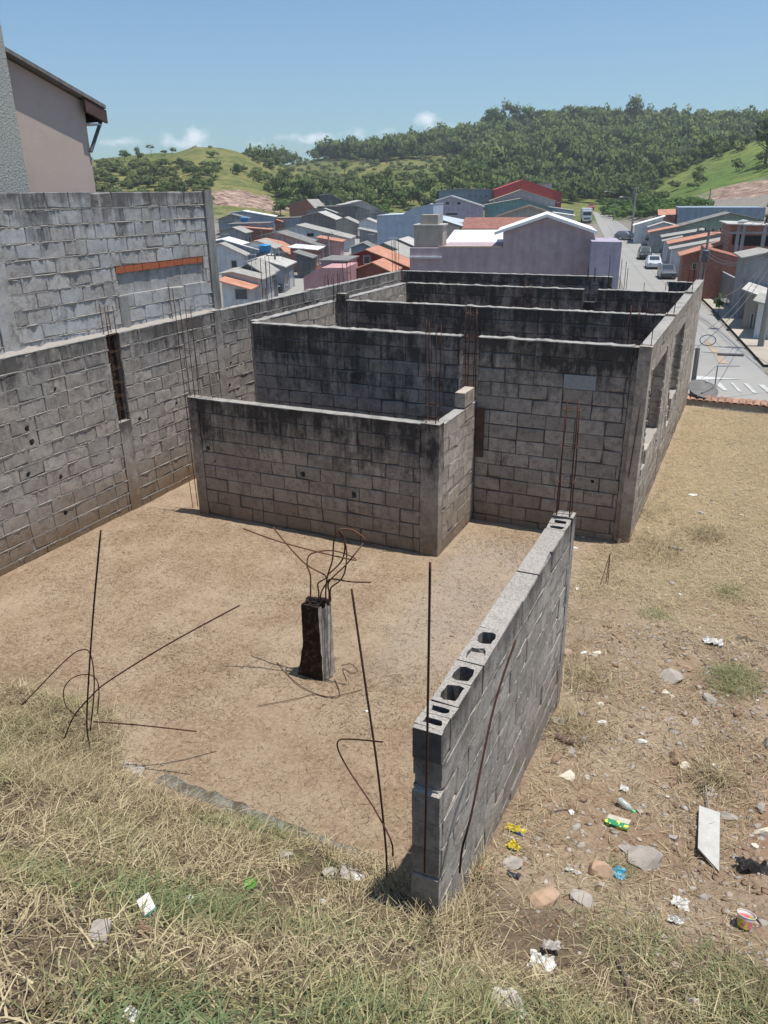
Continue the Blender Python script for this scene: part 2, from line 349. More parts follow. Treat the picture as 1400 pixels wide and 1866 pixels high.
# ------------------------------------------------------------------ block walls
def block_wall(label, O, U, N, L, z0, z1, th=.14, mats=('lot', 'mortar', 'cap'), bead=0., holes=(), openings=(), cols=(),
               cap=True, capw=.012, bl=.4, bh=.2, seed=1, group=None, skip=None, name='concrete_block_wall', hollow_top=False, shift=0., hb0=0., colmat='concrete', top_len=None, backbead=0.):
    R = random.Random(seed); O = Vector(O); U = Vector(U); N = Vector(N); mb = MB()
    mb.cur = {'bj': .5, 'ht': 0., 'hb': 0.}
    def vv(u, wd, z):
        mb.cur['ht'] = max(0., z1-z); mb.cur['hb'] = z-hb0
        p = O + U*u - N*wd; return mb.vert((p.x, p.y, z))
    def quad(a, m=0): mb.face([vv(*p) for p in a], m)
    def inhole(u0, u1, za, zb):
        return [h for h in holes if u0+.05 < h[0] < u1-.05 and za-.0 < h[1] <= zb]
    def blockbox(u0, u1, za, zb, hs):
        mb.cur['bj'] = R.random()
        jit = lambda: R.uniform(-.004, .004)
        fo = R.uniform(-.003, .003)
        c = [(u0+jit(), fo+jit(), za+jit()), (u1+jit(), fo+jit(), za+jit()), (u1+jit(), fo+jit(), zb+jit()), (u0+jit(), fo+jit(), zb+jit())]
        ee = [R.uniform(.004, .009) if R.random() < .8 else R.uniform(.012, .034) for _ in range(4)]
        # chamfered rim
        fr = [vv(c[0][0]+ee[0], c[0][1], c[0][2]+ee[0]), vv(c[1][0]-ee[1], c[1][1], c[1][2]+ee[1]), vv(c[2][0]-ee[2], c[2][1], c[2][2]-ee[2]), vv(c[3][0]+ee[3], c[3][1], c[3][2]-ee[3])]
        ri = [vv(c[k][0], c[k][1]+ee[k]*.8, c[k][2]) for k in range(4)]
        bk = [vv(c[k][0], th, c[k][2]) for k in range(4)]
        if hs:
            hu, hz, hr = hs[0]; hz = min(zb-.055, max(za+.055, hz)); hu = min(u1-.07, max(u0+.07, hu)); n = 12
            ring = []; ring2 = []
            for k in range(n):
                a = -3*math.pi/4 + 2*math.pi*k/n; q = hr*R.uniform(.8, 1.2)
                ring.append(vv(hu+math.cos(a)*q*.85, c[0][1], hz+math.sin(a)*q)); ring2.append(vv(hu+math.cos(a)*q*.8, .11, hz+math.sin(a)*q*.9))
            for s_ in range(4):
                for k in range(3):
                    a = s_*3+k; mb.face((fr[s_], ring[(a+1) % n], ring[a]))
                mb.face((fr[s_], fr[(s_+1) % 4], ring[(s_*3+3) % n]))
            for k in range(n): mb.face((ring[k], ring[(k+1) % n], ring2[(k+1) % n], ring2[k]))
            mb.face(ring2)
        else: mb.face(fr)
        for k in range(4):
            k2 = (k+1) % 4
            mb.face((fr[k2], fr[k], ri[k], ri[k2])); mb.face((ri[k2], ri[k], bk[k], bk[k2]))
        mb.face(bk[::-1])
    def hollowblock(u0, u1, za, zb):
        mb.cur['bj'] = R.random(); n = 10
        um = (u0+u1)/2
        for (a, b) in ((u0, um), (um, u1)):
            cu = (a+b)/2; hw = (b-a)/2-.028; hd = th/2-.027
            outer = [(a+R.uniform(-.003, .003), R.uniform(-.004, .008)), (b+R.uniform(-.003, .003), R.uniform(-.004, .008)), (b, th-R.uniform(-.004, .008)), (a, th-R.uniform(-.004, .008))]
            ot = [vv(*p, zb+R.uniform(-.004, .004)) for p in outer]; ob = [vv(*p, za) for p in outer]
            ring = []; rb = []
            filled = R.random() < .12
            for k in range(12):
                an = -3*math.pi/4 + 2*math.pi*k/12
                x = max(-1, min(1, math.cos(an)*1.25)); y = max(-1, min(1, math.sin(an)*1.25))
                rj = R.uniform(.80, 1.10)
                ring.append(vv(cu+x*hw*rj, th/2+y*hd*rj, zb-.003)); rb.append(vv(cu+x*hw*.93, th/2+y*hd*.93, zb-(.03 if filled else .19)))
            for s_ in range(4):
                for k in range(3): mb.face((ot[s_], ring[(s_*3+k+1) % 12], ring[s_*3+k])[::-1])
                mb.face((ot[s_], ot[(s_+1) % 4], ring[(s_*3+3) % 12])[::-1])
            for k in range(12): mb.face((ring[k], ring[(k+1) % 12], rb[(k+1) % 12], rb[k])[::-1])
            mb.face(rb[::-1])
            for k in range(4): mb.face((ot[(k+1) % 4], ot[k], ob[k], ob[(k+1) % 4])[::-1])
    nrow = int(math.ceil((z1-z0)/bh))
    spans = []; cu = 0.
    for (a, b) in sorted(cols): spans.append((cu, a)); cu = b
    spans.append((cu, L))
    for r in range(nrow):
        zb = z1 - r*bh; za = max(z0-.05, zb-bh); g = .005
        for (a, b) in spans:
            if b-a < .05: continue
            u = a - ((r % 2)*bl/2 + shift % bl); 
            while u < b-.01:
                wl = bl
                if R.random() < .05: wl = bl/2
                u0 = max(a, u); u1 = min(b, u+wl); u += wl
                if u1-u0 < .03: continue
                segs = [(u0, u1)]
                for (p, q, oz0, oz1) in openings:
                    if zb > oz0+.02 and za < oz1-.02:
                        ns = []
                        for (s0, s1) in segs:
                            if s1 <= p or s0 >= q: ns.append((s0, s1)); continue
                            if s0 < p-.02: ns.append((s0, p+R.uniform(-.02, .02)))
                            if s1 > q+.02: ns.append((q+R.uniform(-.02, .02), s1))
                        segs = ns
                for (s0, s1) in segs:
                    if skip and skip((s0+s1)/2, (za+zb)/2): continue
                    if hollow_top and r == 0 and hollow_top(s0): hollowblock(s0+g, s1-g, za+g, zb)
                    else: blockbox(s0+g, s1-g, za+g, zb-g if r else zb, inhole(s0, s1, za, zb))
        # mortar core of this course
        if r == 0 and hollow_top: continue
        for (a, b) in spans:
            segs = [(a+.012, b-.012)]
            for (p, q, oz0, oz1) in openings:
                if zb > oz0+.02 and za < oz1-.02:
                    ns = []
                    for (s0, s1) in segs:
                        if s1 <= p or s0 >= q: ns.append((s0, s1)); continue
                        if s0 < p-.02: ns.append((s0, p-.03))
                        if s1 > q+.02: ns.append((q+.03, s1))
                    segs = ns
            for (s0, s1) in segs:
                s_ = s0
                while s_ < s1-.01:
                    e_ = min(s1, s_+.5)
                    ok = not (skip and skip((s_+e_)/2, (za+zb)/2)) and not any(s_-.12 < h[0] < e_+.12 and za < h[1] <= zb for h in holes)
                    if ok:
                        mb.cur['bj'] = .5
                        rc_ = .013; P = [vv(s_, rc_, za), vv(e_, rc_, za), vv(e_, rc_, zb-.004), vv(s_, rc_, zb-.004), vv(s_, th-rc_, za), vv(e_, th-rc_, za), vv(e_, th-rc_, zb-.004), vv(s_, th-rc_, zb-.004)]
                        for q in ((0,1,2,3), (5,4,7,6), (3,2,6,7), (0,4,5,1), (0,3,7,4), (1,5,6,2)): mb.face([P[i] for i in q], 1)
                    s_ = e_
    # squeezed-out mortar along the bed joints
    def beads(amp, side):
        for r in range(1, nrow):
            z = z1-r*bh
            if z < z0: break
            for (a, b) in spans:
                n = max(2, int((b-a)/.028)); prev = None
                for k in range(n+1):
                    u = a+(b-a)*k/n
                    if any(p-.03 < u < q+.03 and oz0-.02 < z < oz1+.02 for (p, q, oz0, oz1) in openings) or (skip and (skip(u, z+.05) and skip(u, z-.05))): prev = None; continue
                    nz = mnoise.noise(Vector((u*7, z*9+seed, side))); nf = mnoise.noise(Vector((u*34, z*31, seed)))
                    gap = mnoise.noise(Vector((u*1.6, z*3.1, seed+5)))
                    nh = mnoise.noise(Vector((u*80, z*60, seed+2))); p = amp*max(.03, .42+nz*1.3+nf*1.2+nh*.6+min(.2, gap*1.6)); d = .006+.016*max(0, nf)+.05*max(0, nz-.2)+.012*max(0, nh)
                    w0 = -p if side == 0 else th+p; wf = -.001 if side == 0 else th+.001
                    cur = (vv(u, wf, z+.009), vv(u, w0, z+.003), vv(u, w0*.8 if side == 0 else w0, z-d*.6), vv(u, wf, z-d*1.4))
                    if prev:
                        for q in range(3): mb.face((prev[q], cur[q], cur[q+1], prev[q+1]) if side else (prev[q+1], cur[q+1], cur[q], prev[q]), 1)
                    prev = cur
    if bead: beads(bead, 0)
    if backbead: beads(backbead, 1)
    if cap:
        for (a, b) in spans:
            n = max(2, int((b-a)/.05)); prev = None
            for k in range(n+1):
                u = a+(b-a)*k/n
                h = capw*max(.05, .35+1.3*mnoise.noise(Vector((u*6, seed, 1)))+.8*mnoise.noise(Vector((u*23, seed, 6)))) + .003; ov = .002+.009*max(0, mnoise.noise(Vector((u*13, seed, 4)))); dr = .006+.03*max(0, mnoise.noise(Vector((u*9, seed, 8)))-.1)
                cur = (vv(u, -ov*.6, z1-dr), vv(u, -ov, z1+h*.5), vv(u, .02, z1+h), vv(u, th-.02, z1+h), vv(u, th+ov, z1+h*.4), vv(u, th+ov*.5, z1-dr*.7))
                if prev:
                    for q in range(5): mb.face((prev[q], cur[q], cur[q+1], prev[q+1]), 2)
                else: mb.face(cur[::-1], 2)
                prev = cur
            mb.face(prev, 2)
    wallo = mb.build(name, [M[m] for m in mats]); setp(wallo, label, 'wall', group)
    return wallo

def rough_column(O, U, N, u0, u1, z0, z1, th, proud, mat, parent, name='concrete_column', seed=1, skew=0.):
    """cast concrete column with slightly lumpy faces"""
    mb = MB(); mb.cur = {'bj': .5, 'ht': 0., 'hb': 0.}; O = Vector(O); U = Vector(U); N = Vector(N)
    n = max(3, int((z1-z0)/.09)); rings = []
    R = random.Random(seed)
    for k in range(n+1):
        z = z0+(z1-z0)*k/n; ring = []; mb.cur = {'bj': .5+.3*math.sin(k*1.7+seed), 'ht': z1-z, 'hb': z}
        for (u, wd) in ((u0, -proud), ((u0+u1)/2, -proud), (u1, -proud), (u1, th), ((u0+u1)/2, th), (u0, th)):
            q = mnoise.noise(Vector((u*9, wd*9+seed, z*6)))*.007
            p = O + U*(u+q+skew*(z-z0)) - N*(wd+q*.6)
            ring.append(mb.vert((p.x, p.y, z)))
        rings.append(ring)
    for k in range(n):
        for j in range(6):
            mb.face((rings[k][j], rings[k][(j+1) % 6], rings[k+1][(j+1) % 6], rings[k+1][j]))
    mb.face(rings[-1]); mb.face(rings[0][::-1])
    return mb.build(name, M[mat], parent)

XL, XUW, XR = -8.34, -8.49, -1.08
# --- boundary wall on the left, facing +X; u runs along +Y
LW0 = -1.0
def lw(px, py): p = onX(px, py, XL); return (p.y-LW0, p.z)
slot0, _ = lw(207, 700); slot1, _ = lw(233, 700)
hl = [lw(*p)+(r,) for p, r in [((37,730),.035),((102,717),.03),((50,783),.045),((60,812),.05),((53,868),.045),((112,872),.04),((119,928),.04),((220,801),.035),((255,764),.045),((322,735),.04),((421,662),.035),((407,707),.05),((419,703),.045)]]
_, slotz = lw(235, 765)
lwall = block_wall('long grey block boundary wall with scaffold holes running along the left of the plot', (XL, LW0, 0), (0,1,0), (1,0,0), 19.95, -.15, 2.7,
    mats=('lot', 'mortar', 'cap'), bead=.0085, holes=hl, cols=[(slot0, slot0+.24), (12.0, 12.2), (15.3, 15.5)], seed=3, hb0=0.)
rough_column((XL, LW0, 0), (0,1,0), (1,0,0), slot0+.003, slot0+.237, -.15, slotz, .14, .004, 'lot', lwall, seed=2)
for a in (12.003, 15.303): rough_column((XL, LW0, 0), (0,1,0), (1,0,0), a, a+.194, -.15, 2.72, .14, .004, 'lot', lwall, seed=5)
mb = MB(); mb.box((XL-.14, LW0+slot0+.003, slotz+.003), (XL-.10, LW0+slot0+.237, 2.66)); mb.build('dark_chase_back', M['near_black'], lwall)  # back plate of the chase in a near-black tone

# --- taller neighbour wall standing right behind it
def uw(px, py): p = onX(px, py, XUW); return (p.y-1.0, p.z)
ub0, uz0 = uw(207, 476); ub1, uz1 = uw(368, 455)
uz0 = 4.6-.2*round((4.6-uz0)/.2); print('UZ', uz0, ub0, ub1)
ca0, _ = uw(215, 540); 
ue = uw(374, 400)[0]
L0 = uw(10, 620)[0]
bp0 = uw(213, 500)[0]; bp1 = uw(352, 480)[0]
uwall = block_wall('tall pale neighbour block wall above the left boundary wall, with clay brick strip', (XUW, 1., 0), (0,1,0), (1,0,0), ue, 2.62, 4.6,
    mats=('pale', 'mortar', 'cap'), bead=.014, cap=False, cols=[(L0-.05, L0+.20)], openings=[(ub0+.02, ub1, uz0-.4, uz0-.0)], seed=11)
rough_column((XUW, 1., 0), (0,1,0), (1,0,0), L0-.047, L0+.197, 2.62, 4.6, .14, .012, 'pale', uwall, seed=7)
rough_column((XUW, 1., 0), (0,1,0), (1,0,0), ca0+.003, ca0+.197, 2.62, uz0-.42, .05, .014, 'concrete', uwall, seed=8)
rough_column((XUW, 1., 0), (0,1,0), (1,0,0), ue+.003, ue+.2, 2.5, 4.63, .14, .03, 'concrete', uwall, name='end_column', seed=9)
# the filled window: set back blocks and the brick course over them
mb = MB(); mb.cur = {'bj': .6, 'ht': 1., 'hb': 2.}
u = ub0+.04
while u < ub1-.02:
    e = min(ub1, u+.36); mb.cur['bj'] = random.random()
    mb.box((XUW-.13, 1.+u, uz0-.4), (XUW-.035, 1.+e-.006, uz0-.095)); u = e
mb.build('window_infill', M['pale'], uwall)
mb = MB(); u = ub0+.02; k = 0
while u < ub1-.05:
    e = min(ub1-.01, u+.19)
    mb.box((XUW-.12, 1.+u, uz0-.09+random.uniform(-.004,.004)), (XUW+random.uniform(.0, .008), 1.+e-.008, uz0-.006))
    u = e; k += 1
mb.build('clay_brick_strip', M['clay'], uwall)
mb = MB()
for (a, b, h) in [(0, ub0, .02), (ub0, ue, .03)]:
    n = int((b-a)/.05); prev = None
    for k in range(n+1):
        u = a+(b-a)*k/n; q = mnoise.noise(Vector((u*6, 3, 2))); q2 = mnoise.noise(Vector((u*25, 1, 7)))
        z = 2.70 + .0
        cur = (mb.vert((XL-.035+q2*.02, 1.+u, z+.006)), mb.vert((XL-.09, 1.+u, z+.014+.012*q)), mb.vert((XUW-.002, 1.+u, z+.035+.03*q+.015*q2)))
        if prev:
            for j in range(2): mb.face((prev[j], cur[j], cur[j+1], prev[j+1]))
        prev = cur
mb.build('mortar_fillet', M['mortar'], uwall)

# --- low wall in front with its side return
B0, B1, YB, HB = -7.12, -3.36, 8.81, 1.82
def byp(px, py): p = onY(px, py, YB); return (p.x-B0, p.z)
hbk = [byp(*p)+(r,) for p, r in [((379,817),.045), ((392,841),.02), ((552,864),.05), ((645,902),.05), ((610,846+900-846),.001)]][:4]
wb = block_wall('low dark mouldy block wall standing free nearest to the photographer', (B0, YB, 0), (1,0,0), (0,-1,0), B1-B0-.02, -.1, HB,
    mats=('dark', 'mortar_dark', 'cap'), bead=.0, holes=hbk, cols=[(B1-B0-.26, B1-B0-.02)], seed=21)
rough_column((B0, YB, 0), (1,0,0), (0,-1,0), B1-B0-.257, B1-B0, -.1, HB+.015, .16, .006, 'dark', wb, seed=4, name='corner_column')
rough_column((B0, YB, 0), (1,0,0), (0,-1,0), -.17, -.003, -.1, HB+.01, .14, .004, 'dark', wb, seed=14, name='end_column')
wbr = block_wall('short side return of the low wall ending in one raised block', (B1, YB+.17, 0), (0,1,0), (1,0,0), 1.24, -.1, 1.8,
    mats=('side', 'mortar', 'cap'), bead=.006, seed=23)
mb = MB(); mb.cur = {'bj': .8, 'ht': .1, 'hb': 1.8}
mb.box((B1-.14, YB+.93, 1.835), (B1+.004, YB+1.33, 2.03)); mb.box((B1-.13, YB+.96, 1.815), (B1-.01, YB+1.3, 1.835), 1)
mb.build('loose_block', [M['side'], M['mortar']], wbr)

# --- front walls of the house
YA = 10.2
A0, A1 = -7.03, -3.60
wa = block_wall('black stained front wall of the house left of the doorway', (A0, YA, 0), (1,0,0), (0,-1,0), A1-A0, -.1, 2.7,
    mats=('darker', 'mortar_dark', 'cap'), seed=31, capw=.02)
C0_ = -3.36
def cyp(px, py): p = onY(px, py, YA+.05); return (p.x-C0_, p.z)
hc = [cyp(*p)+(r,) for p, r in [((985,860),.02), ((1080,872),.028), ((1001,697+140),.001)]][:2]
wc = block_wall('stained front wall right of the doorway with one clean pale block', (C0_, YA+.05, 0), (1,0,0), (0,-1,0), XR-C0_-.22, -.1, 2.7,
    mats=('dark', 'mortar_dark', 'cap'), holes=hc, seed=36, capw=.02)
rough_column((C0_, YA+.05, 0), (1,0,0), (0,-1,0), XR-C0_-.217, XR-C0_-.004, -.15, 2.7, .14, .008, 'dark', wc, seed=6, name='corner_column')
p0 = cyp(1028, 690); p1 = cyp(1085, 713)
mb = MB(); mb.box((C0_+p0[0], YA+.042, 2.102), (C0_+p1[0], YA+.06, 2.288)); mb.build('clean_block', plain('clean_block_grey', (.29, .30, .31), .9, .12, 30, bump=.3), wc)
rough_column((C0_, YA+.05, 0), (1,0,0), (0,-1,0), -.235, -.004, -.15, 1.78, .14, -.02, 'concrete', wc, seed=16, name='doorway_column')
mb = MB(); a = onY(868, 812, YA+.02); mb.box((a.x-.0, YA-.0, 1.0), (a.x+.10, YA+.045, 1.72)); mb.build('wooden_board', plain('old_wood', (.09, .06, .045), .85, .4, 6), wc)

# --- inner walls and the back boundary
XI = -7.04
wd = block_wall('first inner partition wall with black stained blocks behind the front wall', (XI+.0, 13.0, 0), (1,0,0), (0,-1,0), XR-.16-XI, -.1, 2.72,
    mats=('darker', 'mortar_dark', 'cap'), seed=41, cols=[(0, .2)], capw=.02)
rough_column((XI, 13.0, 0), (1,0,0), (0,-1,0), .003, .197, -.1, 2.84, .14, .01, 'darker', wd, seed=6, name='end_column')
E1_ = -3.17
we = block_wall('second inner partition wall, long left piece with a gap at its right end', (-7.04, 16.3, 0), (1,0,0), (0,-1,0), E1_+7.04, -.1, 2.7,
    mats=('darker', 'mortar_dark', 'cap'), seed=43, capw=.02)
e2 = onY(1089, 526, 16.3).x
wef = block_wall('right piece of the second inner partition wall meeting the side wall', (e2, 16.35, 0), (1,0,0), (0,-1,0), XR-.16-e2, -.1, 2.7,
    mats=('darker', 'mortar_dark', 'cap'), seed=44, capw=.02)
mb = MB(); mb.box((E1_+.01, 16.37, -.1), (e2-.01, 16.5, 2.45)); mb.build('recessed_column', M['concrete_dark'], wef)
f1 = onY(1115, 505, 18.95).x
wf = block_wall('farthest block wall closing the back of the plot', (XL+.01, 18.95, 0), (1,0,0), (0,-1,0), f1-XL, -1.5, 2.7,
    mats=('darker', 'mortar_dark', 'cap'), seed=47)
f2 = onY(1222, 510, 18.95).x
wf2 = block_wall('short dark back wall piece against the far end of the side wall', (f2, 18.7, 0), (1,0,0), (0,-1,0), XR-.16-f2, -1.5, 2.66,
    mats=('darker', 'mortar_dark', 'cap'), seed=48)
# inner left wall of the house (faces +X), seen beyond the front wall
wi1 = block_wall('left side wall of the house between front wall and first partition', (XI, YA+.16, 0), (0,1,0), (1,0,0), 2.62, -.1, 2.7,
    mats=('side', 'mortar', 'cap'), seed=51, capw=.02, bead=.005)
wi2 = block_wall('left side wall of the house between the two partitions', (XI, 13.16, 0), (0,1,0), (1,0,0), 3.1, -.1, 2.7,
    mats=('side', 'mortar', 'cap'), seed=52, capw=.02, bead=.005)

# --- right side wall with the two tall openings
def rw(px, py): p = onX(px, py, XR); return (p.y-YA, p.z)
RC = [(2.72, 2.9), (5.85, 6.03)]
wr = block_wall('right side wall of the house with two tall window openings facing the grassy strip', (XR, YA, 0), (0,1,0), (1,0,0), 8.6, -.35, 2.72, th=.15,
    mats=('side', 'mortar', 'cap'), seed=61, bead=.004, openings=[(.40, 2.1, 1.2, 2.32), (.5, .85, .92, 1.12), (3.35, 4.85, 1.12, 2.32), (3.6, 4.1, .72, 1.12)], cols=[(0, .13)]+RC, capw=.006)
rough_column((XR, YA, 0), (0,1,0), (1,0,0), .0, .127, -.3, 2.72, .15, .006, 'side', wr, seed=6, name='corner_column')
for a, b in RC: rough_column((XR, YA, 0), (0,1,0), (1,0,0), a+.003, b-.003, -.3, 2.76, .15, .004, 'side', wr, seed=9)
# smears of mortar round the openings and cement scraped over the outside face
mb = MB(); R = random.Random(5)
for (a, b, z0, z1) in [(.40, 2.1, 1.2, 2.32), (3.35, 4.85, 1.12, 2.32)]:
    for side in (a-.02, b+.02):
        z = z0-.3
        while z < z1+.05:
            w = R.uniform(.02, .06); h = R.uniform(.04, .12)
            mb.box((XR-.02, YA+side-w, z), (XR+R.uniform(.006, .018), YA+side+w*.4, z+h)); z += h+R.uniform(0, .05)
setp(mb.build('mortar_smears', M['mortar'], wr), kind='stuff')

# --- the low wall in the foreground with open cells on its top
YS0, YS1, ZS = 3.03, 6.02, 2.0
XS = -1.105
ws = block_wall('grey block wall stub in the foreground with hollow cells open on its top', (XS, YS0, 0), (0,1,0), (1,0,0), YS1-YS0, -.1, ZS, th=.165,
    mats=('stub', 'mortar', 'cap'), bead=.0045, seed=71, cap=False, hollow_top=lambda u: u < .95 or u > 2.35, shift=.2, bl=.42, backbead=.006)
mb = MB(); mb.cur = {'bj': .3, 'ht': .02, 'hb': 2.}
rc = rough_column((XS, YS0, 0), (0,1,0), (1,0,0), YS1-YS0, YS1-YS0+.13, -.05, ZS+.02, .165, .005, 'stub', ws, seed=31, name='end_column')

# toothed near end: blocks set back and forth and a broken gap
mb = MB(); mb.cur = {'bj': .3, 'ht': .3, 'hb': 1.}
R = random.Random(12)
for k in range(7):
    zb = ZS-k*.2
    mb.cur['bj'] = R.random(); mb.cur['ht'] = k*.2+.02; mb.cur['hb'] = zb
    off = [.03, .006, .04, .03, .022, .028, .024][k]
    h0 = zb-.192 if k != 1 else zb-.12
    mb.box((XS-.163+R.uniform(-.004,.004), YS0-off, h0), (XS-.002+R.uniform(-.004,.002), YS0+.004, zb-.006 if k else zb-.004))
mb.build('toothed_end', M['stub'], ws)

# --- broken foundation strip across the front of the plot
def lump_strip(name, a, b, w, h, mat, label, cat, seed, n=60, parent=None):
    mb = MB(); a = Vector(a); b = Vector(b); d = (b-a).normalized(); s_ = d.cross(Vector((0,0,1))); prev = None
    for k in range(n+1):
        p = a.lerp(b, k/n); ring = []
        for j in range(9):
            an = math.pi*j/8; q = 1+.35*mnoise.noise(Vector((k*.28, j*.9, seed)))
            env = min(1, (k+1)/4, (n-k+1)/4)
            pp = p + s_*(math.cos(an)*w*q*(.8+.2*env)) + Vector((0, 0, math.sin(an)**.6*h*q*env-.03))
            ring.append(mb.vert(pp))
        if prev:
            for j in range(8): mb.face((prev[j], cur_[j] if False else ring[j], ring[j+1], prev[j+1]))
        prev = ring
    o = mb.build(name, M[mat], parent, smooth=True)
    if label: setp(o, label, cat)
    return o
lump_strip('foundation_beam', (-3.95, 3.80, 0.03), (-1.75, 3.72, 0.03), .085, .11, 'concrete_old', 'broken grey concrete foundation strip between bare soil and grass bank', 'foundation', 3)

# --- little burnt column stump with bent bars
PB = onZ(579, 1238, 0.0)
pl = empty('column_stump', (PB.x, PB.y, 0), 'short blackened concrete column stump with bent bars on the bare soil', 'column stump')
mb = MB(); nz_ = 14; prev = None
H_ = .84
for k in range(nz_+1):
    z = -.03+(H_+.03)*k/nz_; t_ = k/nz_
    x0 = -.145-.09*max(0, 1-t_*2.0) + .012*mnoise.noise(Vector((k*.9, 1, 0))); x1 = .055+.02*(1-t_)
    ring = [(x0, .0), (x1, -.015), (x1+.045, .16), (x0+.045, .18)]
    ring = [mb.vert((x+.008*mnoise.noise(Vector((k*1.3, i*2, 3))), y+.01*mnoise.noise(Vector((k*1.1, i*2, 7))), z)) for i, (x, y) in enumerate(ring)]
    if prev:
        for j in range(4): mb.face((prev[j], prev[(j+1)%4], ring[(j+1)%4], ring[j]), 1 if j == 1 else 0)  # right face painted lighter as sunlit, the other faces dark as shaded
    prev = ring
mb.face(prev, 0)
for i in range(26):
    x = random.uniform(-.12, .09); y = random.uniform(.01, .16); s_ = random.uniform(.01, .028)
    mb.box((x-s_, y-s_, H_-.02), (x+s_, y+s_*.8, H_+random.uniform(.005, .035)), 0)
stump = mb.build('concrete_core', [M['near_black'], plain('scorched_concrete_lit', (.38, .34, .30), .9, .45, 7, bump=.5)], pl)
def bend(name, pts, r=.0045, parent=None, mat='rust_light', loc=None):
    """smooth bent bar through points"""
    P = [Vector(p) for p in pts]; Q = []
    for i in range(len(P)-1):
        p0 = P[max(0, i-1)]; p1 = P[i]; p2 = P[i+1]; p3 = P[min(len(P)-1, i+2)]
        for k in range(7):
            t = k/7; Q.append(.5*((2*p1)+(-p0+p2)*t+(2*p0-5*p1+4*p2-p3)*t*t+(-p0+3*p1-3*p2+p3)*t**3))
    Q.append(P[-1]); mb = MB()
    if loc is not None: Q = [q-Vector(loc) for q in Q]
    mb.tube(Q, r, 6); return mb.build(name, M[mat], parent, smooth=True)
def Yp(pts, y): return [onY(px, py, y+dy) for (px, py, dy) in pts]
BL = (PB.x, PB.y, 0)
yb = PB.y+.08
for pts in [
    [(566,1088,0),(566,1050,0),(560,1030,.0),(566,1010,.05),(600,1003,.1),(632,1010,.1),(642,1020,.05),(520,990,-.05),(443,963,-.2)],
    [(581,1080,0),(580,1063,0),(594,1050,.0),(560,1030,.05),(530,1000,.05),(498,961,.1)],
    [(594,1075,0),(597,1050,0),(606,1020,0),(609,985,.0),(618,968,.0),(628,985,.05),(624,1020,.05),(597,1048,.05)],
    [(603,1072,0),(620,1058,0),(629,1040,0),(632,1010,.05),(628,985,.05),(618,967,.0),(640,965,-.0),(663,980,0),(664,992,0)],
    [(600,1080,0),(600,1060,0),(630,1030,0),(645,1012,0),(662,990,.1)],
    [(585,1082,0),(596,1062,.0),(605,1055,.0),(640,1060,0),(676,1061,0)]]:
    pts = [(pts[0][0], pts[0][1]+24, 0)]+pts
    bend('bent_bar', Yp(pts, yb), .0075, pl, loc=BL)
# wires lying on the ground by the stump
def tuft(p): return .03 if p.y < (3.55 if p.x < -1.15 else 3.0) else 0.
def gl(pts, h=.012): 
    out = []
    for (px, py) in pts:
        z = 0.
        for _ in range(4): p = onZ(px, py, z); z = gz(p.x, p.y)+h+tuft(p)
        out.append(onZ(px, py, z))
    return out
o = bend('loose_wire', gl([(505,1206),(530,1235),(560,1257),(590,1268),(616,1270),(618,1258),(610,1238)]), .0035, None, 'rust'); setp(o, 'thin rusty wire curled on the soil just in front of the burnt column stump', 'wire')
o = bend('loose_wire', gl([(470,1286),(505,1280),(545,1272),(573,1265),(600,1270),(640,1262),(660,1256)]), .003, None, 'rust'); setp(o, 'long thin wire lying flat on soil nearest the photographer below the stump', 'wire')
o = bend('loose_wire', gl([(622,1212),(640,1210),(652,1222),(640,1226),(625,1218),(632,1240)]), .003, None, 'rust'); setp(o, 'small coiled wire on the soil right beside the burnt column stump', 'wire')

# ------------------------------------------------------------------ reinforcement bars
def bar_straight(name, p, q, r, parent=None, mat='rust', n=3, wob=.004, loc=(0,0,0)):
    mb = MB(); p = Vector(p)-Vector(loc); q = Vector(q)-Vector(loc); pts = []
    sd = random.random()*50
    for k in range(n+1):
        x = p.lerp(q, k/n)
        if 0 < k < n: x = x+Vector((mnoise.noise(Vector((k, sd, 0)))*wob, mnoise.noise(Vector((k, sd, 5)))*wob, 0))
        pts.append(x)
    mb.tube(pts, r, 6); return mb.build(name, M[mat], parent, smooth=True)
def single_bar(label, base, tip, r=.006, pts=None):
    if pts: o = bend('rebar', pts, r, None, 'rust')
    else: o = bar_straight('rebar', base, tip, r, n=8, wob=.012)
    return setp(o, label, 'steel bar', 'loose steel bars standing in the bank')
b = onZ(176, 1405, .12); yb1 = b.y
single_bar('tall vertical steel bar rising from dry grass at left', None, None, .0065, [onY(176,1405,yb1), onY(160,1340,yb1), onY(160,1270,yb1), onY(170,1120,yb1), onY(184,966,yb1)])
single_bar('steel bar leaning far right over the soil from the left grass clump', None, None, .0062, [onY(118,1345,yb1-.1), onY(135,1305,yb1-.05), onY(165,1270,yb1), onY(200,1240,yb1+.1), onY(310,1172,yb1+.4), onY(437,1103,yb1+.8)])
single_bar('steel bar bent down to the left in front of the bare soil', None, None, .005, [onY(165,1330,yb1), onY(172,1250,yb1+.02), onY(166,1195,yb1+.03), onY(150,1184,yb1+.03), onY(120,1203,yb1), onY(40,1285,yb1-.25)])
single_bar('rusty hooped bar at the foot of the left vertical bar', None, None, .0045, [onY(178,1300,yb1+.1), onY(180,1250,yb1+.1), onY(165,1230,yb1+.1), onY(135,1234,yb1+.1), onY(117,1255,yb1+.1), onY(120,1285,yb1+.05), onY(140,1305,yb1)])
single_bar('short steel bar lying level over the soil right of the left grass clump', None, None, .0055, [onY(170,1315,yb1+.05), onY(260,1322,yb1+.25), onY(358,1333,yb1+.4)])
